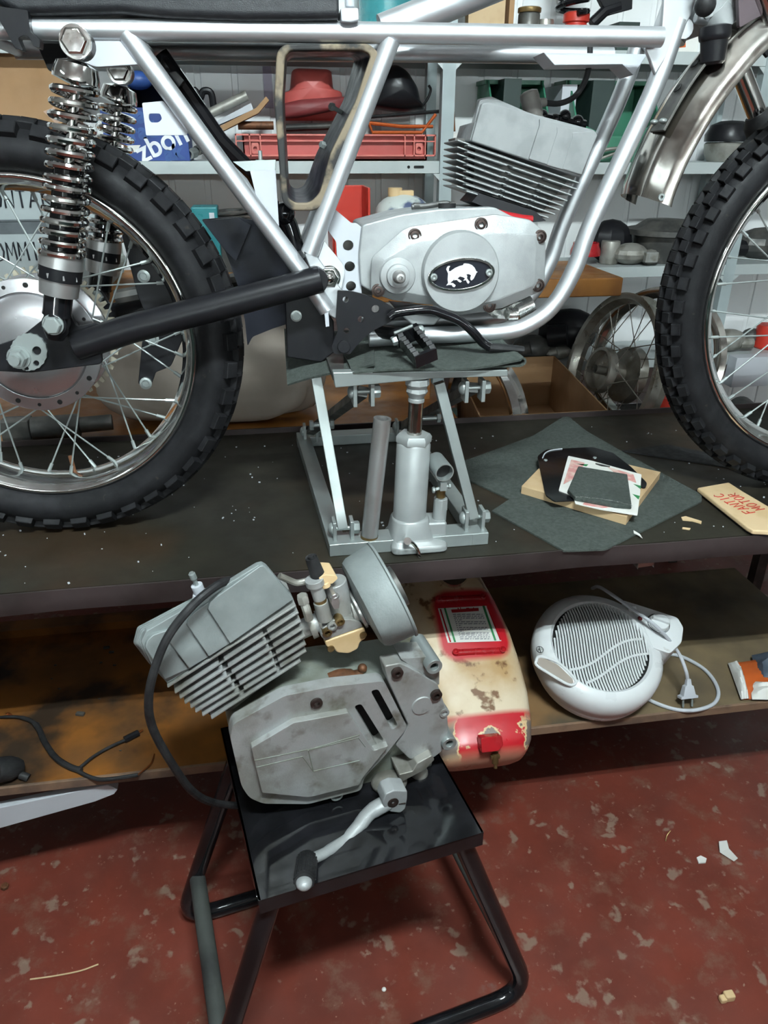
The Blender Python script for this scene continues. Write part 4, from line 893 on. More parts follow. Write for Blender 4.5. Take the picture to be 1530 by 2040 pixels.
mb = MB(); mb.prism(rpoly(a2([(190, 345), (420, 300), (560, 360), (960, 600), (1055, 880), (1100, 1000), (1120, 1280), (1030, 1580), (900, 1680), (560, 1700), (350, 1500), (520, 1230), (530, 1190), (240, 560)]), 5), Q, .004, .03)
sc_ = e2.part('sprocket_cover', mb, M['castal2'], bevel=.004, seg=3, parent=cs)
mb = MB(); mb.prism(rpoly(a2([(420, 235), (860, 205), (990, 250), (985, 620), (700, 430), (560, 330)]), 3), Q, .012, .05); e2.part('mounting_lug', mb, M['castal2'], bevel=.003, parent=cs); mb = MB(); mb.prism(a2([(880, 1390), (1010, 1290), (1130, 1340), (1170, 1500), (920, 1630)]), Q, .01, .05); e2.part('mounting_lug', mb, M['castal2'], bevel=.003, parent=cs)
for x, y, r in ((890, 320, 108), (1110, 1432, 106)):
    mb = MB(); c = Q(740+x/7.283, 1280+y/7.283, .004); rr = Q.sc(840, 1400)*r/7.283*1.12
    mb.lathe([(rr*.5, .03), (rr*.5, -.006), (rr, -.007), (rr, .06)], c, Q.n, 32); lb_ = e2.part('lug_bush', mb, M['zinc'], bevel=.001, parent=cs); e2.part('bush_bore_shade', MB().cyl(c+Q.n*.002, c+Q.n*.004, rr*.49), M['hole'], parent=lb_)  # dark disc in each bush paints the shade of its bore
for x, y in ((365, 425), (930, 745)):
    mb = MB(); mb.lathe([(.0085, .004), (.0085, -.005), (.0065, -.006), (.004, -.006), (.0038, -.001), (.0005, -.001)], Q(740+x/7.283, 1280+y/7.283, .004), Q.n, 22); e2.part('cover_screw', mb, M['boltb'], parent=cs)
mb = MB(); mb.lathe([(.0085, .006), (.0085, -.003), (.0065, -.004), (.004, -.004), (.0038, .001), (.0005, .001)], Q(630, 1400, .0), Q.n, 22); e2.part('cover_screw', mb, M['boltb'], parent=cs)
mb = MB(); mb.lathe([(.0155, .01), (.0155, -.001), (.0148, -.002), (.0005, -.002)], Q(840, 1405, .004), Q.n, 30); e2.part('round_plug', mb, M['castal2'], parent=cs)
mb = MB(); mb.lathe([(.004, .01), (.004, -.004), (.0075, -.004), (.0075, .012)], Q(884, 1418, .006), Q.n, 20); e2.part('screw_bush', mb, M['castal2'], parent=cs)
mb = MB(); mb.lathe([(.0065, .03), (.0065, -.004), (.0095, -.004), (.0095, .03)], Q(670, 1582, .008), Q.n, 20); e2.part('stud_bush', mb, M['zinc'], parent=cs)
mb = MB(); mb.prism(rpoly(a2([(400, 1920), (600, 1870), (660, 1760), (880, 1640), (920, 1700), (780, 1850), (430, 2030)]), 3), Q, -.01, .03); mb.ball(Q(835, 1540, .02), .014); mb.ball(Q(775, 1558, .01), .02, (1.4, 1, .8)); e2.part('chain_guide', mb, M['dirtal'], bevel=.002, parent=cs)
mb = MB(); a = Q(722, 1338, .048); b = Q(655, 1350, .048); mb.tube(smooth([b, b.lerp(a, .4)+V((0, 0, .004)), b.lerp(a, .75), a], 5), [.009, .0085, .006, .005], 10, flat=.5); mb.ball(a+V((0, 0, .006)), .007); e2.part('clutch_arm', mb, M['rust'], parent=cs)
# --- cylinder: fins
mb = MB(); L0 = [((262, 785), (915, 370)), ((300, 815), (928, 405)), ((325, 842), (940, 447)), ((350, 868), (952, 486)), ((380, 890), (962, 525)), ((405, 912), (966, 565)), ((440, 930), (968, 600)), ((485, 945), (940, 650))]
for i, (a, b) in enumerate(L0):
    a, b = V(a), V(b); dn = V((.5, .86))*9
    cuts = [(.0, 1)] if i in (0, 7) else [(0, .36), (.40, .72), (.75, 1)]
    for s, e in cuts:
        q0, q1 = a+(b-a)*s, a+(b-a)*e; mb.prism(rpoly(a1([q0, q1, q1+dn, q0+dn]), 1.5, 2), Q, .030, .048)
    q0, q1 = a+(b-a)*.05, b; mb.prism(a1([q0, q1, q1+dn, q0+dn]), Q, .040, .115)
cy2 = e2.part('cylinder', mb, M['castal2'], bevel=.0006, parent=cs)
mb = MB(); mb.prism(a1([(300, 770), (890, 390), (930, 640), (600, 900), (480, 930)]), Q, .05, .105); e2.part('cylinder_barrel', mb, M['iron'], parent=cs)
mb = MB(); hp = [(130, 560), (155, 505), (240, 455), (560, 270), (720, 172), (748, 165), (770, 178), (895, 325), (905, 340), (265, 772), (190, 690)]
mb.prism(rpoly(a1(hp), 3), Q, .034, .044)
for i, d in enumerate((.052, .062, .072, .082, .092, .102)):
    k = i*5
    mb.prism(rpoly(a1([(120-k*1.2, 565), (150-k*1.6, 512-k), (720, 196-k*1.2), (758, 176-k*.6), (800, 215), (895, 335), (885, 360), (265, 760), (170, 670)]), 4), Q, d, d+.0035)
mb.prism(a1([(215, 640), (770, 330), (870, 370), (280, 760)]), Q, .04, .106)
hd2 = e2.part('cylinder_head', mb, M['headal'], bevel=.0015, seg=2, parent=cs)
RG = [((150, 585), (250, 752)), ((262, 545), (375, 695)), ((362, 470), (475, 635)), ((470, 392), (583, 567)), ((905, 342), (905, 342))]
for i in range(4):
    (t0, b0), (t1, b1) = RG[i], RG[i+1]
    top0, top1 = (t0[0]+40, t0[1]-60), (t1[0]+40, t1[1]-60)
    if i == 3: L = [t0, (t0[0]+10, t0[1]-34), top0, (735, 172), (752, 172), (900, 332), (905, 342), b0]; lv = [1, 1, 1, .25, .25, 0, 0, 1]
    else: L = [t0, (t0[0]+10, t0[1]-34), top0, (top1[0]-3, top1[1]+2), t1, b1, b0]; lv = [1, 1, 1, .1, .1, .1, 1]
    pp = a1(L); mb = MB(); fr2 = [Q(x, y, .0335-.0065*k) for (x, y), k in zip(pp, lv)]; mb.loft([fr2, [p+Q.n*(.036-(.0335-.0065*k)) for p, k in zip(fr2, lv)]])
    e2.part('head_step', mb, M['headal'], bevel=.0025, seg=3, parent=cs)
c = Q(398, 1180, .07); ux = (Q(385, 1150, .07)-c).normalized()
mb = MB(); mb.cyl(c-ux*.02, c+ux*.012, .0075, n=16); mb.hexa(c-ux*.012, ux, .012, .012); sp_ = e2.part('spark_plug', mb, M['white2'], parent=cs)
mb = MB(); mb.cyl(c+ux*.01, c+ux*.032, .0028, n=10); mb.lathe([(.0045, .022), (.0045, .03), (.003, .031)], c, ux, 12); e2.part('plug_terminal', mb, M['zinc'], parent=sp_)
# --- high tension lead
mb = MB(); L = [(470, 1153, .06), (435, 1165, .03), (385, 1205, .01), (335, 1268, .0), (306, 1340, -.005), (296, 1400, -.005), (306, 1455, 0), (345, 1525, .0), (385, 1578, .02), (430, 1600, .05), (500, 1607, .08)]
mb.tube(smooth([Q(x, y, d) for x, y, d in L], 6), .0055, 10); e2.part('ignition_lead', mb, M['rubber'], parent=cs, label='thick black lead looping down from the head')
# --- carburettor
CP = lambda x, y, d=.06: Q(560+x/5.1, 1100+y/5.1, d)
mb = MB(); mb.prism(rpoly(a3([(425, 880), (400, 850), (430, 770), (540, 690), (700, 680), (810, 710), (830, 762), (450, 900)]), 3), Q, .038, .085)
mb.cyl(CP(540, 290), CP(640, 680), .0165, n=24); mb.cyl(CP(380, 720), CP(790, 560), .014, n=22); mb.cyl(CP(700, 590), CP(790, 560), .020, n=24)
cb_ = e2.part('carburettor', mb, M['castal2'], bevel=.0015, parent=cs)
mb = MB(); mb.prism(rpoly(a3([(445, 910), (850, 768), (868, 880), (805, 915), (785, 985), (690, 1035), (565, 1025), (535, 975), (462, 968)]), 5), Q, .036, .09); e2.part('float_bowl', mb, M['cream'], bevel=.003, seg=3, parent=cb_, label='cream float bowl')
mb = MB(); mb.prism(rpoly(a3([(380, 260), (440, 230), (560, 235), (580, 270), (520, 325), (480, 325), (460, 345), (410, 320)]), 3), Q, .04, .075); mb.cyl(CP(440, 300, .045), CP(455, 345, .045), .007, n=18); e2.part('carburettor_cap', mb, M['cream'], bevel=.001, parent=cb_)
mb = MB(); mb.lathe([(.004, -.002), (.004, .002), (.0065, .002), (.008, 0), (.0098, .03), (.0095, .042), (.005, .043)], CP(303, 50, .05), CP(375, 240, .05)-CP(303, 50, .05), 22); e2.part('cable_boot', mb, M['rubber'], parent=cb_)
mb = MB(); mb.cyl(CP(335, 270, .045), CP(350, 330, .045), .0125, n=22); mb.cyl(CP(350, 330, .045), CP(395, 470, .045), .009, n=20); mb.cyl(CP(400, 500, .045), CP(450, 680, .045), .010, n=20); e2.part('slide_guide', mb, M['castal2'], parent=cb_, bevel=.0008)
mb = MB(); mb.cyl(CP(392, 455, .045), CP(405, 505, .045), .0085, n=18); e2.part('brass_sleeve', mb, M['brass'], parent=cb_)
mb = MB(); mb.prism(rpoly(a3([(520, 440), (560, 425), (600, 500), (590, 575), (540, 585), (510, 530)]), 2), Q, .025, .05); mb.cyl(CP(540, 440, .03), CP(548, 462, .03), .006); e2.part('choke_lever', mb, M['steel'], parent=cb_, bevel=.001)
for x, y, m_ in ((518, 745, 'castal2'), (595, 700, 'brass'), (467, 812, 'brass')):
    mb = MB(); mb.lathe([(.0065, .01), (.0065, -.003), (.004, -.0035), (.003, .002), (.0005, .002)], CP(x, y, .036), Q.n, 18); e2.part('jet_screw', mb, M[m_], parent=cb_)
for x, y in ((505, 978), (832, 838)):
    mb = MB(); mb.lathe([(.005, .006), (.005, -.002), (.0005, -.003)], CP(x, y, .036), Q.n, 14); e2.part('bowl_screw', mb, M['brass'], parent=cb_)
mb = MB(); a, b = CP(195, 790), CP(400, 700); d_ = (b-a).normalized(); mb.cyl(a-d_*.03, b, .0135, n=24); e2.part('inlet_stub', mb, M['castal2'], parent=cb_)
mb = MB(); mb.lathe([(.0165, -.004), (.0185, -.004), (.0185, .004), (.0165, .004)], CP(310, 745), (b-a), 32, closed=True); mb.lathe([(.0155, .010), (.017, .010), (.017, .013), (.0155, .013)], CP(310, 745), (b-a), 32, closed=True)
mb.tube(smooth([CP(235, 520, .04), CP(262, 600, .035), CP(285, 680, .035)], 4), .006, 10); mb.hexa(CP(232, 510, .04), CP(220, 470, .04)-CP(232, 510, .04), .008, .012); e2.part('hose_clamp', mb, M['dirtal'], parent=cb_)
mb = MB(); mb.tube(smooth([CP(x, y, .06) for x, y in ((-20, 240), (60, 275), (150, 310), (230, 300), (330, 275))], 5), .0045, 10); e2.part('throttle_cable', mb, M['dirtal'], parent=cb_)
mb = MB(); c0 = CP(775, 560); ad = Q.ex*.93+Q.ez*.36; ad.normalize()
mb.lathe([(.018, -.006), (.028, -.002), (.028, .002), (.030, .004), (.056, .006), (.064, .009), (.068, .016), (.071, .052), (.0735, .053), (.0735, .056), (.070, .057), (.066, .030), (.02, .025)], c0, ad, 48)
e2.part('air_filter_can', mb, M['headal'], parent=cb_, label='grey round air filter can', bevel=.0006)
mb = MB(); mb.lathe([(.029, -.003), (.0315, -.002), (.0315, .001), (.029, .002)], c0, ad, 40, closed=True); mb.lathe([(.030, .006), (.0335, .007), (.0335, .0095), (.030, .010)], c0, ad, 40, closed=True); e2.part('filter_clamp', mb, M['steel'], parent=cb_)
mb = MB(); mb.cyl(c0+ad*.056, c0+ad*.066, .030, n=30); e2.part('filter_outlet', mb, M['iron'], parent=cb_)
# --- kick lever
kb0, kb1 = Q(772, 1565, .02), Q(783, 1597, -.03)
mb = MB(); mb.cyl(kb0, kb1+(kb0-kb1)*.2, .016, n=24); e2.part('kick_spindle', mb, M['dirtal'], parent=cs)
mb = MB(); mb.prism(rpoly([(762, 1600), (768, 1583), (785, 1575), (812, 1576), (812, 1590), (808, 1612), (798, 1620), (778, 1618), (766, 1610)], 4), Q, -.045, -.018)
arm = [(775, 1596, -.034), (738, 1618, -.036), (715, 1645, -.044), (690, 1672, -.056), (650, 1698, -.072), (612, 1715, -.085)]
mb.tube(smooth([Q(x, y, d) for x, y, d in arm], 5), [.0125, .0115, .0105, .0095, .0085, .008], 14, flat=.8)
kl = e2.part('kick_lever', mb, M['castal'], parent=cs, bevel=.002)
mb = MB(); mb.lathe([(.0085, .002), (.0085, -.001), (.007, -.0015), (.003, -.001), (.0005, .001)], Q(783, 1599, -.045), Q.n, 20); mb.box(Q(800, 1601, -.0452), (.012, .0012, .0015)); e2.part('kick_bolt', mb, M['boltb'], parent=kl)
k0, k1 = Q(612, 1708, -.075), Q(606, 1758, -.135); kd = (k1-k0).normalized()
mb = MB(); mb.tube([k0, k0+kd*.004, k1-kd*.004, k1], [.011, .0135, .0135, .0125], 20, flat=.9)
x_, y_, _ = frame_of(kd)
for k in range(20):
    a = 2*math.pi*k/20; mb.tube([k0+kd*.006+(x_*math.cos(a)+y_*math.sin(a)*.9)*.0137, k1-kd*.006+(x_*math.cos(a)+y_*math.sin(a)*.9)*.0137], .0011, 5)
e2.part('pedal_rubber', mb, M['rubber'], parent=kl)
mb = MB(); mb.ball(k1+kd*.002, .0105, (1, 1, .7)); e2.part('pedal_tip', mb, M['castal'], parent=kl)
# ================================================================== fuel tank on the lower shelf
tY = [(1128, 806, 944, 0.050), (1150, 796, 966, 0.030), (1200, 792, 994, -0.015), (1260, 803, 1022, -0.070), (1320, 832, 1042, -0.120), (1380, 855, 1058, -0.170), (1440, 872, 1066, -0.218), (1475, 879, 1066, -0.246), (1495, 884, 1060, -0.262), (1506, 892, 1052, -0.269), (1512, 905, 1036, -0.272)]
ta, tb = at(1000, 1500, Y=-0.2650), at(880, 1140, Y=0.0400)
tv = V((0, ta.y-tb.y, ta.z-tb.z)).normalized(); tN = V((1, 0, 0)).cross(tv)
if tN.z < 0: tN = -tN
mb = MB(); rings = []
for i, (y, l, r, Y) in enumerate(tY):
    a, b = at(l, y, Y=Y), at(r, y, Y=Y); c = (a+b)/2; hw = (b.x-a.x)/2
    th = .055 if i < 8 else (.048, .036, .022)[i-8]
    c = c-tN*.052; R = []
    for k in range(40):
        q = 2*math.pi*k/40; cs_, sn_ = math.cos(q), math.sin(q); e = .55
        R.append(c+V((1, 0, 0))*(hw*abs(cs_)**e*(1 if cs_ > 0 else -1))+tN*(th*abs(sn_)**e*(1 if sn_ > 0 else -1)))
    rings.append(R)
mb.loft(rings)
from mathutils.bvhtree import BVHTree
mb.b.normal_update(); TB = BVHTree.FromBMesh(mb.b)
def th(px, py, o=.0006):
    h = TB.ray_cast(CAM, ray(px, py).normalized())[0]
    return (h if h else at(px, py, Y=-0.0800))+tN*o
def patch(mb, L, o, n=8, m=8, px=k6 if 0 else None):
    a, b, c, e = [V(p) for p in L]; g = []
    for i in range(n+1):
        s = i/n; r = []
        for j in range(m+1):
            q = a.lerp(b, s).lerp(e.lerp(c, s), j/m); r.append(th(q.x, q.y, o))
        g.append(r)
    return mb.sheet(g, .0002)
tl_ = at(975, 1440, Y=-0.2200)
def tank_mat():
    m = mat('tank_paint', (.64, .53, .38), .38, 0, (.44, .28, .13), 9, .42, .68, c3=(.16, .075, .03), ns3=34, lo3=.585, hi3=.66)
    nt = m.node_tree; N = nt.nodes; L = nt.links; b = N['Principled BSDF']; src = b.inputs['Base Color'].links[0].from_socket
    tc = N.new('ShaderNodeTexCoord')
    def dot(v):
        d = N.new('ShaderNodeVectorMath'); d.operation = 'DOT_PRODUCT'; L.new(tc.outputs['Object'], d.inputs[0]); d.inputs[1].default_value = v; return d.outputs['Value']
    def mth(op, a, c=None):
        x = N.new('ShaderNodeMath'); x.operation = op
        for i, q in enumerate((a, c)):
            if q is None: continue
            if isinstance(q, (int, float)): x.inputs[i].default_value = q
            else: L.new(q, x.inputs[i])
        return x.outputs[0]
    def rp(x, a, z, inv=False):
        r = N.new('ShaderNodeMapRange'); r.inputs[1].default_value = a; r.inputs[2].default_value = z; r.inputs[3].default_value = 1 if inv else 0; r.inputs[4].default_value = 0 if inv else 1; L.new(x, r.inputs[0]); return r.outputs[0]
    sl = V((1, 0, 0))*1.0; u = dot((1, 0, 0)); v = dot(tuple(tv))
    # the panels are skewed with the tank's leaning centre line
    q0 = at(940, 1240, Y=-0.0500)-tl_; uc = mth('SUBTRACT', u, mth('MULTIPLY', v, SK)); 
    def box(u_, v_, cu, cv, hu, hv, r, e):
        du = mth('MAXIMUM', mth('SUBTRACT', mth('ABSOLUTE', mth('SUBTRACT', u_, cu)), hu-r), 0.0); dv = mth('MAXIMUM', mth('SUBTRACT', mth('ABSOLUTE', mth('SUBTRACT', v_, cv)), hv-r), 0.0)
        d = mth('SQRT', mth('ADD', mth('MULTIPLY', du, du), mth('MULTIPLY', dv, dv))); return rp(d, r-e, r+e, True)
    m1 = box(uc, v, PU, PV, PHU, PHV, .035, .006)
    m2 = rp(v, RV-.006, RV+.004)
    red = mth('MAXIMUM', m1, m2)
    def mix(f, a, c):
        x = N.new('ShaderNodeMix'); x.data_type = 'RGBA'; L.new(f, x.inputs[0]); L.new(a, x.inputs[6]); x.inputs[7].default_value = (*c, 1); return x.outputs[2]
    c = mix(red, src, (.46, .010, .018))
    n = N.new('ShaderNodeTexNoise'); n.inputs['Scale'].default_value = 14; n.inputs['Detail'].default_value = 8; L.new(tc.outputs['Object'], n.inputs['Vector'])
    side = rp(mth('ABSOLUTE', uc), .042, .075); low = rp(v, RV-.0, RV+.02)
    f = mth('MULTIPLY', mth('MULTIPLY', rp(mth('ADD', n.outputs['Fac'], mth('MULTIPLY', side, .16)), .605, .615), low), rp(v, RV+.075, RV+.06)) 
    fe = mth('MULTIPLY', mth('MULTIPLY', rp(mth('ADD', n.outputs['Fac'], mth('MULTIPLY', side, .16)), .575, .585), low), rp(v, RV+.08, RV+.065))
    c = mix(fe, c, (.62, .45, .25)); c = mix(f, c, (.17, .13, .11))
    c = mix(rp(v, RV+.058, RV+.085), c, (.42, .28, .18))
    L.new(c, b.inputs['Base Color']); return m
def tuv(px, py, Y): p = at(px, py, Y=Y)-tl_; return p.x, p.dot(tv)
c0_, c1_ = tuv(912, 1190, -0.0100), tuv(975, 1470, -0.2420)
SK = (c1_[0]-c0_[0])/(c1_[1]-c0_[1])
pu0, pu1 = tuv(915, 1180, 0.0020), tuv(955, 1310, -0.1120)
def cu(a): return a[0]-SK*a[1]
PU = (cu(pu0)+cu(pu1))/2+.004; PV = (pu0[1]+pu1[1])/2; PHV = abs(pu1[1]-pu0[1])/2+.004
PHU = (tuv(1012, 1250, -0.0600)[0]-tuv(866, 1250, -0.0600)[0])/2-.004
RV = tuv(975, 1422, -0.2050)[1]
tk = T('fuel_tank', 'red and cream rusty fuel tank hanging over the edge of the plywood shelf', 'fuel tank', tl_)
tko = tk.part('tank_body', mb, tank_mat(), ang=60)
k6 = lambda L: [(850+x/6.652, 1120+y/6.652) for x, y in L]
FN = Pl(at(935, 1245, Y=-0.0550)+tN*.0045, V((1, 0, 0)), -tv)
k6 = lambda L: [(850+x/6.652, 1120+y/6.652) for x, y in L]
mb = MB(); patch(mb, k6([(148, 615), (790, 580), (990, 1047), (280, 1070)]), .0008, 14, 14); sk = tk.part('sticker', mb, M['paper'], label='white instruction sticker with green stripes')
mb = MB()
for L in ([(225, 612), (250, 610), (388, 1062), (362, 1064)], [(735, 582), (765, 580), (922, 1040), (895, 1042)]): patch(mb, k6(L), .0014, 2, 12)
tk.part('green_stripe', mb, M['greenink'], parent=sk)
mb = MB()
for L in ([(170, 625), (190, 624), (325, 1062), (305, 1064)], [(795, 600), (808, 615), (985, 1030), (970, 1042)]): patch(mb, k6(L), .0014, 2, 12)
patch(mb, k6([(322, 632), (684, 610), (690, 650), (335, 674)]), .0014, 8, 2)
for x, w_, h_ in ((405, 16, 20), (440, 10, 26), (520, 40, 16), (610, 14, 18)): patch(mb, k6([(x, 632-x*.03+10-h_), (x+w_, 632-x*.03+9-h_), (x+w_+4, 640-x*.03), (x+4, 641-x*.03)]), .0015, 1, 1)
tk.part('red_print', mb, M['redp'], parent=sk)
mb = MB(); rnd = random.Random(5); grey = mat('grey_print', (.16, .16, .19), .6)
for i in range(14):
    y = 690+i*25; x0 = 345+i*7.4; x1 = 745+i*7.6; x = x0
    if i in (3, 6, 9): x1 = x0+70+rnd.random()*40
    while x < x1:
        wd = rnd.uniform(15, 60); patch(mb, k6([(x, y), (min(x+wd, x1), y-3), (min(x+wd, x1)+2, y+7), (x+2, y+10)]), .0013, 1, 1); x += wd+12
tk.part('small_print', mb, grey, parent=sk)
def fpt(x, y): return th(850+x/6.652, 1120+y/6.652, 0)
for (L, y0) in (([(150, 500), (740, 470)], 0), ([(380, 1200), (1000, 1170)], 1)):
    a, b = fpt(*L[0]), fpt(*L[1]); a -= tN*.003; b -= tN*.003
    mb = MB(); mb.tube([a, a.lerp(b, .5)+tN*.001, b], .0075, 14, flat=1); o = tk.part('tank_strap', mb, M['redp'])
    mb = MB()
    for p in (a, b): mb.lathe([(.0065, 0), (.006, .010), (.004, .011), (.002, .009), (.0005, .009)], p, tN, 18)
    tk.part('strap_screw', mb, M['redp'], parent=o)
cp = at(902, 1140, Y=0.0300); mb = MB(); mb.lathe([(.03, 0), (.032, .004), (.03, .014), (.012, .018)], cp-tN*.01, tN, 26); tk.part('filler_cap', mb, M['chrome'])
mb = MB(); c = at(980, 1490, Y=-0.2750); mb.prism(rpoly([(958, 1470), (1000, 1466), (1003, 1484), (994, 1496), (960, 1500)], 3), Pl(at(980, 1490, Y=-0.2720), (1, 0, 0), (0, .5, .86)), -.004, .02); tk.part('front_bracket', mb, M['redp'], bevel=.001)
c = at(986, 1500, Y=-0.2650); mb = MB(); mb.cyl(c, c+V((0, -.006, -.018)), .006, n=14); mb.cyl(c+V((0, -.004, -.012)), c+V((0, -.01, -.026)), .0032, n=12); mb.box(c+V((0, -.003, -.006)), (.016, .006, .006)); tk.part('fuel_tap', mb, M['brass'])

# ================================================================== fan heater
hN = V((.02, -.40, .90)).normalized(); hX = V((1, 0, 0)); hX = (hX-hN*hX.dot(hN)).normalized(); hYv = hN.cross(hX); HB = .080
def _low(c): return min((c+hX*((.128*.89)*math.cos(a))+hYv*((.128*.89)*math.sin(a)-.008)-hN*HB).z for a in [i*.1 for i in range(63)])
hy = .05; hC = at(1198, 1285, Y=hy)
while _low(hC) < ST+.003: hy -= .003; hC = at(1198, 1285, Y=hy)
HK = (hC-CAM).dot(fw)/1.30      # size that fills the same angle at this distance
HE = Pl(hC, hX, hYv)           # n points away from viewer (down into the heater)
fh = T('fan_heater', 'white round fan heater lying on its back on the plywood shelf', 'heater', V((hC.x, hC.y, ST)))
def oval(k, off, sh=0.0):
    return [HE.p(x*k, y*k-sh, off) for x, y in [(.128*math.cos(a), .128*math.sin(a)*(1.0 if math.sin(a) > 0 else 1.0)) for a in [2*math.pi*i/56 for i in range(56)]]]
mb = MB(); mb.loft([oval(.74, .004), oval(.78, -.001), oval(.90, .002), oval(.985, .016), oval(1.0, .035), oval(.985, .055), oval(.965, .058), oval(.955, .062, .003), oval(.92, HB-.014, .007), oval(.89, HB-.003, .008), oval(.82, HB, .008)], cap=False)
mb.loft([oval(.82, HB, .008), oval(.2, HB+.001, .008)], cap=True)
bo = fh.part('body', mb, M['white'], ang=50)
mb = MB(); mb.loft([oval(.75, .012), oval(.3, .013)], cap=True); fh.part('inner_disc', mb, M['hole'], parent=bo)
gr = MB(); GR = .096
for i in range(-16, 17):
    x = i*.0058; hh = math.sqrt(max(0, GR**2-x**2))
    if hh < .01: continue
    L = [HE.p(x+.010*math.sin((y/GR)*2.2)*.9, y, .002-.003*(1-(x*x+y*y)/GR**2)) for y in [(-1+2*j/10)*hh for j in range(11)]]
    gr.tube(L, .0020, 6)
for o_, a_ in ((-.020, .010), (-.052, .009)):
    L = []
    for j in range(25):
        x = -GR+2*GR*j/24; y = o_+a_*math.sin(x*32)+x*.25
        if x*x+y*y < GR*GR: L.append(HE.p(x, y, .001-.003*(1-(x*x+y*y)/GR**2)))
    gr.tube(L, .0024, 6)
fh.part('grille', gr, M['white'], parent=bo)
hu, hv = HE.uv(HE(1106, 1338))
mb = MB(); hp_ = rpoly([(1068, 1312), (1078, 1308), (1110, 1322), (1142, 1352), (1144, 1362), (1130, 1362), (1096, 1344), (1072, 1324)], 6)
mb.prism(hp_, HE, -.001, .006); fh.part('handle_recess_shade', mb, M['cloth'], parent=bo, bevel=.002)  # flat patch tinted darker for the shade inside the grip opening
mb = MB(); mb.tube([HE(x, y, -.001) for x, y in ((1068, 1318), (1076, 1308), (1112, 1320), (1146, 1354), (1142, 1364), (1128, 1362), (1094, 1342), (1070, 1326))], .003, 8, closed=True, sm=4); fh.part('handle', mb, M['white'], parent=bo)
mb = MB(); cc = HE(1075.5, 1294, -.0005); mb.lathe([(.0062, -.0004), (.0072, -.0004), (.0072, .0006), (.0062, .0006)], cc, hN, 28, closed=True); mb.box(cc, (.0012, .012, .0012), Matrix((hX, hYv, hN)).transposed()); mb.tube([cc-hX*.004-hYv*.003, cc-hX*.002+hYv*.002, cc-hX*.001-hYv*.001], .0005, 5); fh.part('round_mark', mb, M['ink'], parent=bo)
mb = MB(); mb.prism(rpoly([(1240, 1195), (1282, 1208), (1350, 1230), (1362, 1250), (1358, 1280), (1335, 1302), (1300, 1290), (1280, 1240)], 6), HE, -.002, .075); cpn = fh.part('control_pod', mb, M['white'], bevel=.008, seg=3)
mb = MB(); c = HE(1312, 1242, -.002); mb.lathe([(.020, 0), (.0205, .003), (.018, .010), (.0005, .011)], c, hN, 30); mb.box(c+hN*.012, (.034, .006, .010), Matrix((hX, hYv, hN)).transposed()@Matrix.Rotation(-.5, 3, 'Z')); fh.part('knob', mb, M['white'], parent=cpn, bevel=.001)
mb = MB(); mb.lathe([(.0215, -.0005), (.0225, -.0005), (.0225, .001), (.0215, .001)], c, hN, 30, closed=True); fh.part('knob_ring', mb, M['ink'], parent=cpn)
mb = MB(); c = HE(1260, 1213, -.002); mb.ball(c, .009, (1, .6, .9)); fh.part('thermostat_knob', mb, M['white'], parent=cpn)
mb = MB(); c = HE(1275, 1232, -.002); mb.lathe([(.005, 0), (.004, .002), (.0005, .0025)], c, hN, 18); fh.part('pilot_light', mb, M['dred'], parent=cpn)
mb = MB(); zf = ST+.0045
cl = [HE(1180, 1172, .05), HE(1192, 1169, .01), HE(1215, 1182, -.02), HE(1258, 1212, -.025), HE(1310, 1250, -.025)]+[at(1350, 1298, Y=-0.1100), at(1366, 1335, Y=-0.1400), at(1370, 1355, Y=-0.1450)]
mb.tube(smooth(cl, 6), .0035, 10); cd1 = fh.part('power_cord', mb, M['white2'])
mb = MB(); mb.tube(smooth([at(x, y, Z=zf) for x, y in ((1320, 1302), (1358, 1308), (1405, 1335), (1430, 1372), (1424, 1400), (1390, 1414), (1350, 1414), (1310, 1402), (1280, 1386), (1262, 1368))], 6), .0038, 10); fh.part('cord_loop', mb, M['white2'], parent=cd1)
pa, pb_ = at(1371, 1352, Y=-0.1450), at(1370, 1396, Z=ST+.016); pd = (pb_-pa).normalized()
mb = MB(); mb.loft([[pa+pd*s+V((1, 0, 0))*(w_*i)+pd.cross(V((1, 0, 0)))*(h_*j) for i, j in ((-1, -1), (1, -1), (1, 1), (-1, 1))] for s, w_, h_ in ((0, .004, .004), (.012, .0055, .005), (.014, .009, .006), (.032, .013, .008), (.033, .018, .008), (.038, .018, .008))]); pl = fh.part('plug', mb, M['white2'], bevel=.001, parent=cd1)
mb = MB()
for s in (-1, 1): mb.cyl(pa+pd*.037+V((s*.0095, 0, 0)), pa+pd*.056+V((s*.0095, 0, 0)), .0021, n=10)
fh.part('plug_pins', mb, M['zinc'], parent=pl)

# ================================================================== small things on the shelf
t = T('plastic_packet', 'crumpled clear packet with orange card at the right end of the shelf', 'packet', at(1500, 1360, Z=ST))
def pillow(px, z, h, n=8, seed=1):
    rnd = random.Random(seed); a, b, c, d = [at(*p, Z=z) for p in px]; g = []
    for i in range(n+1):
        r = []
        for j in range(n+1):
            s, q = i/n, j/n; p = a.lerp(b, s).lerp(d.lerp(c, s), q); r.append(p+V((0, 0, h*(math.sin(math.pi*s)*math.sin(math.pi*q))**.5*(1+rnd.uniform(-.25, .25))+.001)))
        g.append(r)
    return g
mb = MB(); mb.sheet(pillow([(1450, 1322), (1478, 1394), (1575, 1395), (1575, 1310)], ST+.001, .022), .001); t.part('packet', mb, M['orange'])
mb = MB(); mb.sheet(pillow([(1497, 1306), (1512, 1365), (1580, 1370), (1580, 1296)], ST+.012, .03, seed=4), .001); t.part('blue_grey_contents', mb, mat('blue_grey_fabric', (.07, .09, .12), .5), label='blue grey rolled cloth inside the packet')
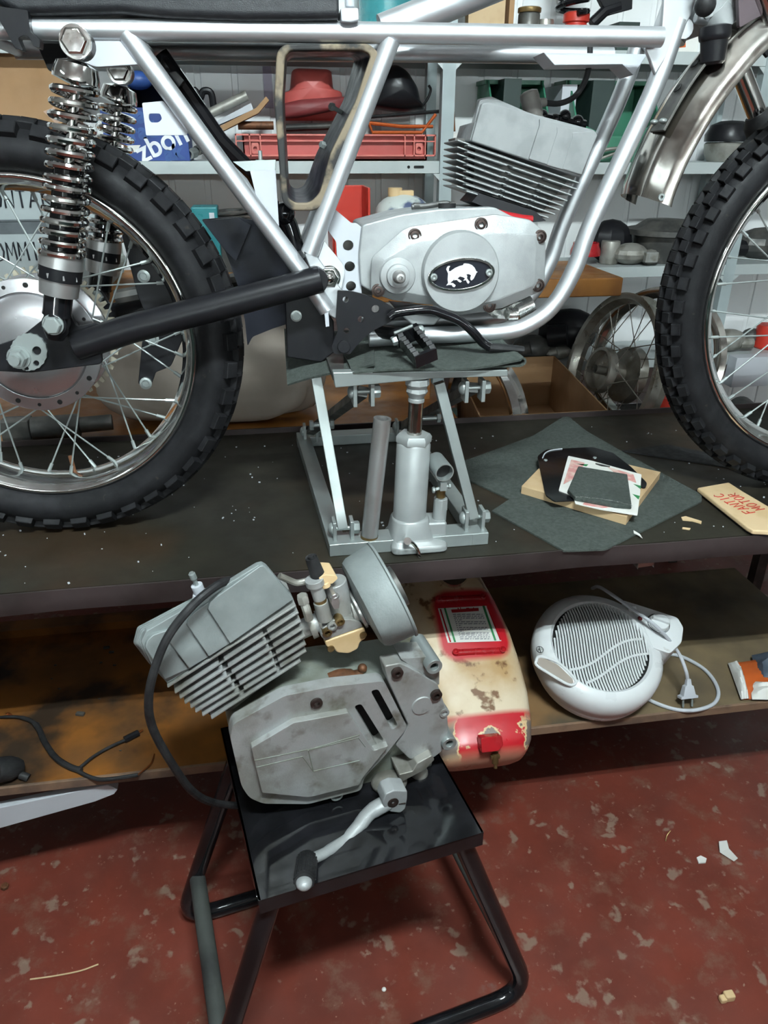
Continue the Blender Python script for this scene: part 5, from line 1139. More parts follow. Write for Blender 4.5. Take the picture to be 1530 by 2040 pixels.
mb = MB(); mb.sheet(pillow([(1450, 1322), (1476, 1394), (1492, 1392), (1466, 1318)], ST+.006, .022, seed=2), .001); mb.sheet(pillow([(1494, 1360), (1498, 1394), (1575, 1396), (1575, 1380)], ST+.008, .022, seed=3), .001); t.part('printed_header', mb, M['paper'])
# wiring harness
t = T('wiring_harness', 'black taped wiring harness with bare ends on the stained plywood shelf', 'wiring harness', at(120, 1520, Z=ST))
zw = ST+.006
def wz(L, z=zw): return [at(x, y, Z=z) for x, y in L]
t.part('loom', MB().tube(smooth(wz([(-30, 1432), (10, 1428), (45, 1430), (72, 1444), (90, 1480), (112, 1510), (140, 1528), (162, 1535)]), 6), [.0025, .003, .004, .0055, .0055, .0055, .0055, .005], 10), M['rubber'])
t.part('branch', MB().tube(smooth(wz([(158, 1530), (185, 1508), (215, 1490), (250, 1474)]), 6), .0028, 8), M['rubber'])
t.part('branch', MB().tube(smooth(wz([(150, 1533), (180, 1548), (210, 1553), (275, 1544)]), 6), .0035, 8), M['rubber'])
t.part('connector', MB().tube(wz([(248, 1474), (276, 1460)]), .0065, 8), M['black'])
t.part('copper_end', MB().tube(smooth(wz([(274, 1544), (300, 1522), (307, 1502)]), 4), .0014, 6), M['copper']); t.part('copper_end', MB().tube(wz([(274, 1461), (284, 1454)]), .002, 6), M['copper']); t.part('copper_end', MB().tube(smooth(wz([(12, 1424), (18, 1422), (24, 1428)]), 3), .003, 6), M['copper'])
t = T('rubber_boot', 'black rubber connector boot with wires at the left end of the shelf', 'rubber boot', at(20, 1540, Z=ST))
c = at(22, 1530, Z=ST+.022); mb = MB(); mb.lathe([(.010, -.02), (.016, -.012), (.021, 0), (.022, .02), (.018, .022), (.015, .005)], c, (-.75, -.35, .25), 22); mb.cyl(c+V((.014, -.006, -.012)), c+V((.028, -.010, -.018)), .007); t.part('boot', mb, M['rubber'])
mb = MB(); mb.tube(smooth([c+V((-.01, -.004, 0)), c+V((-.03, -.01, .0)), c+V((-.05, -.01, -.01))], 4), .002, 6); t.part('wires', mb, M['copper'])
mb = MB(); rnd = random.Random(9)
for (x, y, s) in ((212, 1290, .006), (222, 1299, .005), (160, 1422, .008), (110, 1325, .0025), (118, 1372, .0025), (103, 1352, .002), (201, 1320, .003), (228, 1325, .003), (198, 1392, .002), (76, 1440, .002), (240, 1495, .002)):
    mb.box(at(x, y, Z=ST+s*.4), (s*2, s, s*.6), Matrix.Rotation(rnd.uniform(-.4, .4), 3, 'Z'))
o = single('debris', mb, M['iron'], 'small dark crumbs of debris scattered on the plywood shelf', 'debris'); o['kind'] = 'stuff'

# ================================================================== floor
FB = Pl((0, -.160, 0), (1, 0, 0), (0, 0, 1)); l0 = at(-120, 1690, Y=-.160)
mb = MB(); mb.prism([tuple(FB.uv(p)) for p in ((l0.x-.25, -.16, .0), (l0.x-.16, -.16, .0), at(-60, 1664, Y=-.16), at(190, 1594, Y=-.16), at(228, 1579, Y=-.16), at(235, 1570, Y=-.16), at(215, 1560, Y=-.16), at(0, 1606, Y=-.16), at(-120, 1632, Y=-.16))], FB, -.004, .012, px=False)
single('white_board', mb, M['white2'], 'white melamine strip leaning below the left end of the plywood shelf', 'board', bevel=.0015)
single('paper_scrap', MB().sheet([[at(x, y, Z=z) for x, y, z in r] for r in ([(1432, 1676, .012), (1448, 1674, .010)], [(1434, 1698, .004), (1452, 1690, .018)], [(1462, 1716, .003), (1470, 1710, .014)])], .001), M['paper'], 'folded cream paper scrap on the red floor', 'scrap')
single('foam_bit', MB().box(at(1452, 1984, Z=.008), (.018, .014, .015)).box(at(1440, 1990, Z=.006), (.012, .012, .011)), M['cream'], 'yellow foam bit on the red floor near the front', 'scrap', bevel=.003)
single('white_scrap', slab(MB(), [(1388, 1708), (1396, 1704), (1408, 1710), (1406, 1718), (1392, 1719)], .0008, .003), M['paper'], 'small white scrap on the floor beside the cream folded paper', 'scrap')
single('straw', MB().tube(smooth([at(x, y, Z=.003) for x, y in ((60, 1951), (110, 1944), (160, 1934), (196, 1921))], 5), .0014, 6), M['kraft'], 'thin dry straw stalk lying on the red floor', 'straw')
single('shaving', MB().tube(smooth([at(x, y, Z=z) for x, y, z in ((1326, 1676, .003), (1329, 1664, .012), (1336, 1655, .018))], 5), .0011, 6), M['brass'], 'curled metal shaving on the red floor', 'shaving')
single('pebble', MB().ball(at(765, 1971, Z=.003), .004, (1, 1, .7)), M['paper'], 'pale pebble on the red floor below the stool', 'pebble')
single('nut', MB().hexa(at(10, 1768, Z=.001), (0, 0, 1), .008, .007), M['rust'], 'rusty nut on the red floor at the far left', 'nut')
# ================================================================== shelving along the back wall
SY = .95; SB = 1.17
zs = lambda px, py: at(px, py, Y=SY).z
ZTOP, ZMID, ZLOW, ZBOT = zs(1000, 97), zs(600, 321), zs(1280, 531), zs(1480, 706)
LIP = .030
def shelf_unit(x0, x1, shelves, label, ups):
    t = T('shelving_unit', label, 'shelving', ((x0+x1)/2, (SY+SB)/2, 0))
    for z in shelves:
        mb = MB(); mb.bx(x0, x1, SY, SB, z-.004, z); mb.bx(x0, x1, SY-.0015, SY+.0015, z-LIP, z); mb.bx(x0, x1, SB-.0015, SB+.0015, z-LIP, z)
        s = t.part('shelf', mb, M['shelfm'], bevel=.0008)
        mb = MB()
        for e in (x0+.06, x1-.06):
            q = -1 if e > (x0+x1)/2 else 1
            mb.prism(rpoly([(e-.010, z-.018), (e+.018, z-.018), (e+.018, z-.011), (e-.010, z-.011)], .003), Pl((0, SY-.0018, 0), (1, 0, 0), (0, 0, 1)), -.0003, .001, px=False); mb.prism(circ(e-.024, z-.0145, .004, n=10), Pl((0, SY-.0018, 0), (1, 0, 0), (0, 0, 1)), -.0003, .001, px=False)
        t.part('slots', mb, M['hole'], parent=s)
    for x in ups:
        for y, q in ((SY-.002, 1), (SB+.002, -1)):
            mb = MB(); mb.bx(x-.017, x+.017, y-.001, y+.001, 0, 2.3); mb.bx(x-.017, x-.015, min(y, y+q*.03), max(y, y+q*.03), 0, 2.3); u = t.part('upright', mb, M['shelfd'])
            if q == 1:
                mb = MB()
                for z in shelves: mb.prism([(x-.035, z-LIP-.001), (x+.035, z-LIP-.001), (x+.017, z-LIP-.018), (x-.017, z-LIP-.018)], Pl((0, SY-.001, 0), (1, 0, 0), (0, 0, 1)), -.001, .001, px=False)
                t.part('corner_plates', mb, M['shelfm'], parent=u)
    return t
XU = at(891, 250, Y=SY).x
XR = at(1443, 580, Y=SY).x
shelf_unit(-1.3, XU-.018, [ZTOP, ZMID], 'grey steel shelving with the red crate and blue box on its middle shelf', [-1.28, XU])
shelf_unit(XU+.018, XR+.55, [ZTOP+.002, ZMID-.004, ZLOW, ZBOT], 'grey steel shelving with the green bins on its middle shelf', [XR+.003, XR+.53])
# brown table in front of the shelving
TZ = at(1243, 553, Y=.62); tzz = TZ.z; th_ = tzz-at(1200, 591, Y=.62).z
t = T('wooden_table', 'brown varnished wooden table standing between the bench and shelving', 'table', (.3, .75, 0))
t.part('table_top', MB().bx(-1.0, TZ.x, .62, .925, tzz-th_, tzz), M['table'], bevel=.004)
LZ = at(520, 846, Y=.50).z
t.part('lower_board', MB().bx(-1.0, .80, .44, .925, LZ-.02, LZ), M['table'], bevel=.002, label='orange brown lower board')
for x in (-.95, .74):
    for y in (.66, .89): t.part('leg', MB().bx(x-.025, x+.025, y-.025, y+.025, 0, tzz-th_), M['table'], bevel=.003)
RZ = .585
t = T('low_rack', 'low dark steel rack behind the bench under the table end', 'rack', (1.15, .68, 0))
t.part('rack_top', MB().bx(.83, 1.75, .44, .925, RZ-.02, RZ), M['iron'], bevel=.001)
for x in (.86, 1.72):
    for y in (.47, .9): t.part('leg', MB().bx(x-.015, x+.015, y-.015, y+.015, 0, RZ-.02), M['iron'])
def pbox(x0, y0, x1, y1, Y, dep, zb=None):
    a, b = at(x0, y1, Y=Y), at(x1, y0, Y=Y)
    return MB().bx(a.x, b.x, Y, Y+dep, a.z if zb is None else zb, b.z)
FP = lambda Y: Pl((0, Y, 0), (1, 0, 0), (0, 0, 1))
# ---------------- middle shelf, left bay
ym = .965
z_ = ZMID+.0005
a = at(238, 320, Y=ym); b = at(368, 215, Y=ym)
t = T('blue_box', 'blue printed cardboard box with slanting white letters on the middle shelf', 'box', ((a.x+b.x)/2, ym+.06, z_))
bxo = t.part('box', MB().bx(a.x-.03, b.x, ym, ym+.14, z_, b.z), M['blue'], bevel=.001)
q = FP(ym-.0006); c = q.uv(at(318, 285, Y=ym)); t.text('lettering', 'zbon', q, c[0]+.006, c[1], 0, .070, M['whiteink'], rot=.40, parent=bxo, off=.0012)
bl2 = mat('pale_blue_print', (.03, .085, .27), .55)
for (x, y, s) in ((270, 232, 'da'), (285, 262, 'rad'), (345, 305, 'ak')): c = q.uv(at(x, y, Y=ym)); t.text('pale_lettering', s, q, c[0], c[1], 0, .05, bl2, rot=.15, parent=bxo, off=.002)
t.part('white_label', MB().prism([(236, 290), (280, 289), (272, 303), (238, 305)], q, -.0002, .0004), M['paper'], parent=bxo)
mb = MB(); rnd = random.Random(2)
g = []
for i in range(15):
    r = []
    for j in range(9):
        x = 232+i*9.5; p = at(x, 222-(math.sin(math.pi*i/14)**.6)*72+rnd.uniform(-4, 4)+j*0, Y=ym+.02+j*.018); p.z -= abs(j-4)*.003*j; r.append(p)
    g.append(r)
mb.sheet(g, .004); single('black_bag', mb, M['black'], 'black crumpled bag lying on top of the blue printed box', 'bag', ang=60)
mb = MB(); mb.ball(at(275, 160, Y=ym+.03), .03, (1.2, 1, .7)); single('blue_stopper', mb, mat('blue_plastic', (.03, .08, .28), .4), 'blue plastic cap on the black bag above the blue box', 'cap')
mb = MB(); c = at(376, 308, Y=ym+.01); mb.lathe([(.0125, 0), (.0085, 0), (.0085, .05), (.0125, .05)], c, (.25, 1, .1), 22, closed=True); single('steel_tube', mb, M['zinc'], 'short steel tube end beside the blue printed box', 'tube')
mb = MB(); c = at(392, 300, Y=ym+.05); mb.lathe([(.012, 0), (.008, 0), (.008, .05), (.012, .05)], c, (.4, 1, .1), 22, closed=True); single('steel_tube', mb, M['iron'], 'darker greasy tube behind the short steel tube', 'tube')
# cardboard carton behind the rear wheel
t = T('cardboard_carton', 'torn brown cardboard carton on the shelf above the rear wheel', 'carton', at(60, 240, Y=1.0))
mb = MB(); mb.prism([(-80, 80), (70, 78), (92, 90), (140, 175), (145, 240), (-80, 300)], FP(1.0), 0, .005); mb.prism([(-80, 60), (30, 70), (90, 82), (150, 180), (150, 300), (-80, 300)], FP(1.04), 0, .1); t.part('carton', mb, M['card'], bevel=.001)
t.part('tape', MB().prism([(86, 222), (107, 213), (126, 238), (112, 247)], FP(.999), 0, .0008), mat('pink_tape', (.5, .33, .25), .5))
# grey cardboard tray of papers
t = T('papers', 'sloping bundle of white papers in a cardboard folder leaning on the red crate', 'papers', at(455, 262, Y=ym+.02))
fq = FP(ym+.02)
t.part('folder', MB().prism([(408, 262), (424, 258), (510, 215), (530, 192), (536, 200), (515, 225), (430, 268)], fq, 0, .10), M['card'])
t.part('paper_stack', MB().prism([(415, 250), (500, 205), (505, 218), (424, 254)], fq, .0, .09), M['white2'])
t.part('foil_roll', MB().cyl(at(398, 236, Y=ym+.05), at(492, 190, Y=ym+.05), .012, n=16), M['dirtal'])
mb = MB(); mb.tube(smooth([at(x, y, Y=ym+.06) for x, y in ((385, 215), (378, 190), (388, 180), (398, 196), (405, 182), (420, 185), (426, 215))], 5), .009, 10); single('black_clip', mb, M['black'], 'black double loop clip standing behind the white papers', 'clip')
# red crate
cy0 = ym; a, b = at(472, 320, Y=cy0), at(868, 276, Y=cy0); rim = at(868, 268, Y=cy0).z
t = T('red_crate', 'faded red plastic crate holding red and black bodywork parts', 'crate', ((a.x+b.x)/2, cy0+.10, z_))
mb = MB(); mb.bx(a.x+.018, b.x-.02, cy0+.012, cy0+.19, z_, z_+.004)
for x0, x1, y0, y1 in ((a.x+.018, b.x-.02, cy0+.012, cy0+.016), (a.x+.018, b.x-.02, cy0+.186, cy0+.19), (a.x+.018, a.x+.022, cy0+.012, cy0+.19), (b.x-.024, b.x-.02, cy0+.012, cy0+.19)): mb.bx(x0, x1, y0, y1, z_, rim)
cr = t.part('crate', mb, M['redpl'])
lipr = mat('pale_red_rim', (.60, .16, .13), .5); mb = MB()
for z0, z1 in ((rim-.004, rim), (a.z+.010, a.z+.014)): mb.bx(a.x, b.x, cy0-.004, cy0+.012, z0, z1)
mb.bx(a.x, b.x, cy0-.002, cy0+.012, rim-.018, rim-.015)
for x in (a.x, a.x+.035, a.x+.062, b.x-.085, b.x-.06, b.x-.030, b.x-.003): mb.bx(x, x+.003, cy0-.004, cy0+.012, a.z+.010, rim)
t.part('rim_ribs', mb, lipr, parent=cr, label='paler rim and ribs')
mb = MB()
for x in (a.x+.049, b.x-.044): mb.prism(rpoly([(x-.009, a.z+.016), (x+.009, a.z+.016), (x+.009, a.z+.042), (x-.009, a.z+.042)], .004), FP(cy0+.003), 0, .005, [circ(x, a.z+.028, .0055, n=14)], px=False)
t.part('lock_tabs', mb, lipr, parent=cr)
# bodywork in the crate
def shell(name, L, Y, dep, m, label, cat, bul=.03):
    mb = MB(); P = FP(Y); L2 = rpoly(L, 8, 3)
    cx = sum(p[0] for p in L2)/len(L2); cyy = sum(p[1] for p in L2)/len(L2)
    R = []
    for s, d in ((1, dep), (1, 0), (.93, -bul*.35), (.75, -bul*.75), (.4, -bul), (.05, -bul*1.05)):
        R.append([P(cx+(x-cx)*s, cyy+(y-cyy)*s, 0)+V((0, d, 0)) for x, y in L2])
    mb.loft(R); return single(name, mb, m, label, cat, ang=60)
shell('red_cowl', [(560, 185), (578, 182), (582, 140), (592, 136), (652, 138), (660, 142), (664, 180), (682, 182), (680, 240), (560, 240)], ym+.12, .03, M['redpl'], 'faded red plastic cowl standing at the back of the crate', 'bodywork', .05)
shell('red_side_panel', [(555, 208), (600, 198), (690, 192), (690, 215), (640, 226), (590, 236), (556, 236)], ym+.07, .012, M['dred'], 'dusty dark red side panel below the red cowl', 'bodywork', .02)
shell('black_mudguard', [(735, 215), (742, 165), (765, 135), (790, 128), (812, 142), (832, 175), (838, 205), (850, 218), (800, 224)], ym+.10, .03, M['black'], 'black mudguard section with a domed outline in the crate', 'bodywork', .05)
mb = MB(); mb.tube(smooth([at(x, y, Y=ym+.09) for x, y in ((836, 215), (850, 200), (858, 180), (854, 170))], 5), .007, 8, flat=.5); mb.tube([at(700, 236, Y=ym+.08), at(875, 222, Y=ym+.08)], .009, 8, flat=.5); single('rubber_flap', mb, M['rubber'], 'curled black rubber flap lying under the black mudguard', 'flap')
mb = MB(); mb.tube([at(x, y, Y=ym+.06) for x, y in ((733, 240), (742, 264), (840, 264), (868, 228))], .0075, 8, flat=.6); mb.tube([at(735, 245, Y=ym+.06), at(800, 252, Y=ym+.06), at(862, 252, Y=ym+.06)], .0075, 8, flat=.6); single('orange_frame', mb, M['orange'], 'orange plastic frame piece at the right of the red crate', 'bodywork')
mb = MB(); mb.tube([at(474, 250, Y=ym+.05), at(545, 250, Y=ym+.05)], .010, 12); single('brown_bottle', mb, M['rust'], 'brown glossy tube lying across the left of the red crate', 'tube')
mb = MB(); mb.tube([at(560, 255, Y=ym+.06), at(700, 250, Y=ym+.09)], .018, 12, flat=.5); single('dark_pad', mb, M['iron'], 'dark grey pad in the middle of the red crate', 'pad')
# behind the red parts: printed strip on the wall
mb = MB(); mb.bx(at(528, 215, Y=1.185).x, at(545, 215, Y=1.185).x, 1.187, 1.1935, at(530, 215, Y=1.185).z, at(530, 105, Y=1.185).z); single('wall_strip', mb, mat('lilac_strip', (.40, .36, .46), .5), 'narrow lilac printed strip hanging on the wall panel', 'strip')
# right of the upright
t = T('carton', 'small white carton with red print behind the engine cylinder', 'carton', at(915, 330, Y=ym)); bo_ = t.part('box', pbox(893, 265, 938, 322, ym, .08, ZMID-.0035), M['paper'], bevel=.0008)
mb = MB(); qq = FP(ym-.0004)
for y in (281, 314): 
    for k in range(4): mb.prism([(895+k*9, y), (901+k*9, y-1), (902+k*9, y+8), (896+k*9, y+8)], qq, 0, .0004)
t.part('red_print', mb, M['redink'], parent=bo_)
mb = MB(); mb.cyl(at(905, 262, Y=ym+.02), at(903, 222, Y=ym+.02), .0035, n=10); single('threaded_rod', mb, M['rust'], 'brown rod standing upright on the small white carton', 'rod')
# green bins
def bin_(L, name, lab, x0, x1, y0, y1, Y, dep, m, md):
    a, b = at(x0, y1, Y=Y), at(x1, y0, Y=Y); zb, zt = a.z, b.z; w_ = b.x-a.x; h_ = zt-zb
    t = T('storage_bin', lab, 'bin', ((a.x+b.x)/2, Y+dep/2, zb), L)
    sd = [(0, 0), (dep, 0), (dep, h_), (dep*.35, h_), (dep*.0, h_*.45)]
    mb = MB()
    for x in (a.x, b.x-.004):
        PP = Pl((x, Y, zb), (0, 1, 0), (0, 0, 1)); PP.n = V((1, 0, 0)); mb.prism(sd, PP, 0, .004, px=False)
    mb.bx(a.x, b.x, Y, Y+dep, zb, zb+.004); mb.bx(a.x, b.x, Y+dep-.004, Y+dep, zb, zt)
    mb.bx(a.x, b.x, Y-.002, Y+.003, zb, zb+h_*.45)
    o = t.part('bin', mb, m, bevel=.0012)
    mb = MB(); mb.bx(a.x-.006, b.x+.006, Y+dep*.34, Y+dep+.004, zt-.008, zt)
    mb2 = MB(); mb2.bx(a.x-.004, b.x+.004, Y-.006, Y, zb+h_*.38, zb+h_*.46); t.part('front_rib', mb2, m, parent=o, bevel=.001)
    return t
zg = ZMID-.0035
gy = ym+.02
def gb(x0, x1, y0, lab, m, dep=.18):
    a, b = at(x0, 330, Y=gy), at(x1, y0, Y=gy); h_ = b.z-zg
    t = T('storage_bin', lab, 'bin', ((a.x+b.x)/2, gy+dep/2, zg), 'green storage bins')
    mb = MB(); x0, x1 = a.x, b.x
    prof = [(0, 0), (dep, 0), (dep, h_), (dep*.45, h_), (dep*.38, h_*.92), (.0, h_*.50)]
    for x in (x0, x1-.005):
        PP = Pl((x, gy, zg), (0, 1, 0), (0, 0, 1)); PP.n = V((1, 0, 0)); mb.prism(prof, PP, 0, .005, px=False)
    mb.bx(x0, x1, gy, gy+dep, zg, zg+.005); mb.bx(x0, x1, gy+dep-.005, gy+dep, zg, zg+h_)
    o = t.part('bin', mb, m, bevel=.0015)
    mb = MB(); mb.prism([(x0, zg), (x1, zg), (x1, zg+h_*.5), ((x0+x1)/2+.03, zg+h_*.32), ((x0+x1)/2-.03, zg+h_*.32), (x0, zg+h_*.5)], FP(gy-.003), 0, .005, px=False); t.part('bin_front', mb, m, parent=o, bevel=.0015)
    mb = MB(); mb.bx(x0-.005, x1+.005, gy+dep*.5, gy+dep+.002, zg+h_-.01, zg+h_+.001); t.part('bin_rim', mb, m, parent=o, bevel=.001)
gb(978, 1104, 156, 'green open-fronted storage bin behind the engine cylinder', M['green']); gb(1138, 1328, 158, 'wider green open-fronted storage bin behind the front frame tubes', M['green'])
mb = MB(); mb.bx(at(1106, 330, Y=gy+.06).x, at(1134, 330, Y=gy+.06).x, gy+.06, gy+.2, zg, at(1120, 168, Y=gy+.06).z); single('paper_bundle', mb, M['white2'], 'upright bundle of white papers between the two green bins', 'papers')
mb = MB(); mb.bx(at(980, 330, Y=gy+.10).x, at(1012, 330, Y=gy+.1).x, gy+.03, gy+.16, zg+.006, at(990, 160, Y=gy+.1).z); single('divider', mb, M['dgreen'], 'dark green divider stored in the bin behind the engine cylinder', 'panel')
mb = MB(); mb.bx(at(1145, 330, Y=gy+.10).x, at(1185, 330, Y=gy+.1).x, gy+.03, gy+.16, zg+.006, at(1150, 163, Y=gy+.1).z); single('divider', mb, M['dgreen'], 'dark green divider stored in the wider green bin', 'panel')
mb = MB(); mb.tube(smooth([at(x, y, Y=ym-.005) for x, y in ((1150, 325), (1180, 306), (1225, 296), (1262, 300))], 4), .005, 8); mb.tube([at(1180, 322, Y=ym-.005), at(1240, 300, Y=ym-.005)], .004, 8); single('bent_bracket', mb, M['dirtal'], 'bent metal bracket rods lying in front of the wider green bin', 'bracket')
# right of the mudguard
t = T('air_cleaner', 'black and grey round air cleaner on the shelf behind the mudguard', 'air cleaner', at(1440, 330, Y=1.02)); c = at(1443, 325, Y=1.03); c.z = zg
t.part('bowl', MB().lathe([(.001, 0), (.05, .0), (.062, .02), (.065, .045), (.06, .05), (.001, .052)], c, (0, 0, 1), 30), M['dirtal']); t.part('lid', MB().lathe([(.067, .052), (.068, .07), (.055, .095), (.03, .105), (.001, .107)], c, (0, 0, 1), 30), M['black'])
# ---------------- top shelf
zt_ = ZTOP+.0005
def cyl_at(px, py, Y, z0, r, h, prof=None):
    c = at(px, py, Y=Y); c.z = z0
    return MB().lathe(prof or [(r*.9, 0), (r, .005), (r, h-.005), (r*.95, h)], c, (0, 0, 1), 28)
t = T('teal_tub', 'clear teal plastic tub on the top shelf above the airbox', 'tub', at(770, 60, Y=1.06)); c = at(772, 60, Y=1.06); c.z = zt_
t.part('tub', MB().lathe([(.055, 0), (.07, .01), (.078, .2), (.082, .205), (.079, .21), (.06, .2), (.05, .03)], c, (0, 0, 1), 30), M['tealc'])
single('wooden_box', pbox(932, -30, 1010, 60, 1.0, .1, zt_), M['wood'], 'light wooden box standing on the top shelf', 'box', bevel=.001)
single('brown_box', pbox(1012, -30, 1028, 60, 1.0, .1, zt_), M['card'], 'narrow brown cardboard box beside the light wooden box', 'box', bevel=.001)
single('dark_box', pbox(905, -30, 930, 60, 1.0, .1, zt_), M['iron'], 'narrow dark box left of the light wooden box', 'box', bevel=.001)
t = T('glass_jar', 'dark jar with a gold lid on the top shelf', 'jar', at(1052, 50, Y=1.0)); c = at(1052, 60, Y=1.0); c.z = zt_; ht = at(1052, 24, Y=1.0).z-zt_
t.part('jar', MB().lathe([(.026, 0), (.028, .006), (.028, ht-.006), (.024, ht)], c, (0, 0, 1), 26), M['iron']); t.part('jar_lid', MB().lathe([(.029, ht-.002), (.030, ht), (.030, ht+.008), (.027, ht+.010), (.001, ht+.010)], c, (0, 0, 1), 26), M['brass'])
t = T('spare_shock', 'spare shock absorber with a black spring and red collar on the top shelf', 'shock absorber', at(1150, 60, Y=1.0)); c0s, c1s = at(1165, 72, Y=1.0), at(1125, 10, Y=1.0)
t.part('red_collar', MB().lathe([(.03, 0), (.034, .004), (.034, .016), (.028, .018), (.028, .022), (.034, .024), (.034, .042), (.028, .046)], at(1145, 66, Y=1.0), (0, 0, 1), 30), M['red2'])
cs0 = at(1140, 30, Y=1.0); t.part('black_spring', MB().helix(cs0, cs0+V((-.01, 0, .16)), .038, .008, 6), M['gloss'])
mb = MB(); mb.tube([at(1178, 48, Y=1.0), at(1205, 22, Y=1.0), at(1235, 12, Y=1.0)], .014, 10); mb.prism([(1185, -20), (1262, -40), (1260, 18), (1215, 30), (1200, 10)], FP(1.0), -.01, .01); t.part('mount_arm', mb, M['black'], bevel=.002)
single('dark_green_case', pbox(1228, 44, 1276, 96, 1.0, .1, zt_), M['dgreen'], 'low dark green case on the top shelf beside the red collared shock', 'case', bevel=.001)
t = T('cream_carton', 'cream carton with an orange mark behind the steering head', 'carton', at(1370, 97, Y=1.0)); o = t.part('box', pbox(1338, 50, 1398, 97, 1.0, .1, zt_), M['paper'], bevel=.001); t.part('orange_mark', MB().prism([(1353, 80), (1366, 79), (1366, 94), (1353, 95)], FP(.9994), 0, .0005), M['orange'], parent=o)
single('clear_jar', cyl_at(1085, 60, 1.0, zt_, .022, .07), M['rim2'], 'small grey tin on the top shelf beside the gold lidded jar', 'tin')
# ---------------- table top
ztb = tzz+.0005; yt = .68
t = T('drawer_box', 'pale grey storage box with black handwriting behind the rear wheel, upper of two', 'box', at(60, 430, Y=yt)); t2 = None
zz1 = at(60, 541, Y=yt).z; zz2 = at(60, 441, Y=yt).z; zz3 = at(60, 372, Y=yt).z
xa_, xb_ = at(-60, 430, Y=yt).x, at(200, 430, Y=yt).x
o = t.part('box', MB().bx(xa_, xb_, yt, yt+.2, zz2, zz3), M['greydr'], bevel=.002); lbm = mat('seam_and_shade', (.10, .115, .125), .6)
t.part('lid_seam_shade', MB().bx(xa_, xb_+.001, yt-.001, yt+.2, zz2, zz2+.004), lbm, parent=o)
q = FP(yt-.0012); mb = MB(); u, v = q.uv(at(-12, 414, Y=yt)); scribble(mb, 'ONTA', q, u, v, 0, .019, .036, .0065, .0022); u, v = q.uv(at(85, 409, Y=yt)); scribble(mb, 'K', q, u, v, 0, .020, .036, .01, .0022); t.part('handwriting', mb, M['ink'], parent=o)
t = T('drawer_box', 'pale grey storage box with black handwriting behind the rear wheel, lower of two', 'box', at(60, 540, Y=yt))
o = t.part('box', MB().bx(xa_, xb_, yt, yt+.2, ztb, zz2-.001), M['greydr'], bevel=.002)
t.part('lid_seam_shade', MB().bx(xa_, xb_+.001, yt-.001, yt+.2, zz2-.026, zz2-.001), lbm, parent=o)  # broad dark band paints the shadow under the upper box
mb = MB(); u, v = q.uv(at(-6, 520, Y=yt)); scribble(mb, 'OMMIN', q, u, v, 0, .0195, .040, .006, .0022); t.part('handwriting', mb, M['ink'], parent=o)
rnd = random.Random(11)
mb = MB(); mb.ball(at(218, 500, Y=.72), .045, (.7, .8, 1.1), nu=10, nv=7); mb.ball(at(232, 520, Y=.70), .03, (.8, .8, .8), nu=8, nv=6); single('crumpled_bag', mb, mat('pale_green_bag', (.45, .50, .46), .5), 'crumpled pale bag on the wooden table beside the grey boxes', 'bag', ang=20)
t = T('teal_box', 'teal plastic tool case on the table behind the rear tyre', 'case', at(420, 440, Y=.8)); t.part('case', pbox(385, 412, 432, 470, .8, .08, ztb), M['teal'], bevel=.004); t.part('latch', MB().box(at(422, 430, Y=.798), (.012, .006, .014)), M['white2'])
for k in range(6):
    c = at(462, 440, Y=.86); c.z = ztb+.10+k*.0085
    lo = MB().lathe([(.03, 0), (.055, .001), (.056, .004), (.03, .005)], c, (.05*math.sin(k), .05*math.cos(k*2), 1), 30, closed=True)
    single('friction_plate', lo, M['iron'], 'dark ring clutch plate, '+('lowest', 'second from the bottom', 'third from the bottom', 'third from the top', 'second from the top', 'topmost')[k]+' of the stack beside the teal case', 'clutch plate', group='stacked clutch plates')
single('plate_stand', pbox(430, 440, 495, 500, .84, .09, ztb), M['iron'], 'dark block under the stacked clutch plates', 'block')
bpx = [at(672, 446, Y=.74), at(738, 446, Y=.74)]
t = T('red_bin', 'bright red open plastic bin on the table behind the frame tubes', 'bin', (bpx[0].x, .78, ztb)); h_ = at(700, 374, Y=.74).z-ztb; mb = MB(); x0_, x1_ = at(662, 446, Y=.74).x, bpx[1].x
for x in (x0_, x1_-.006): mb.bx(x, x+.006, .74, .86, ztb, ztb+h_)
mb.bx(x0_, x1_, .855, .86, ztb, ztb+h_); mb.bx(x0_, x1_, .74, .86, ztb, ztb+.005); mb.bx(x0_, x1_, .74, .745, ztb, ztb+h_*.5); t.part('bin', mb, M['red2'], bevel=.002)
_c = at(802, 425, Y=.8); single('grey_block', MB().bx(_c.x-.05, _c.x+.05, .77, .83, ztb, _c.z-.045), M['iron'], 'dark block on the table under the small scuffed tank', 'block')
t = T('spare_tank', 'small white and blue scuffed tank on the table behind the engine', 'tank', at(800, 440, Y=.8)); c = at(802, 425, Y=.8); mb = MB(); mb.ball(c, .062, (1.15, .9, .75)); t.part('tank', mb, mat('white_blue_paint', (.50, .54, .52), .35, 0, (.06, .08, .16), 9, .5, .56)); t.part('filler_neck', MB().cyl(c+V((-.02, 0, .04)), c+V((-.02, 0, .06)), .018).box(c+V((.0, 0, .048)), (.05, .03, .012)), M['cream'])
# red ring castings on the table end
for (x, y, r, m_, lab) in ((1165, 508, .045, 'redp', 'red painted ring casting at the end of the wooden table'), (1125, 480, .030, 'redp', 'smaller red ring casting behind the larger one on the table')):
    c = at(x, y, Z=ztb); c.z = ztb
    single('ring_casting', MB().lathe([(r*.7, 0), (r, 0), (r, .012), (r*.86, .03), (r*.86, .036), (r*.66, .036), (r*.66, .02)], c, (0, 0, 1), 26, closed=True), M[m_], lab, 'casting')
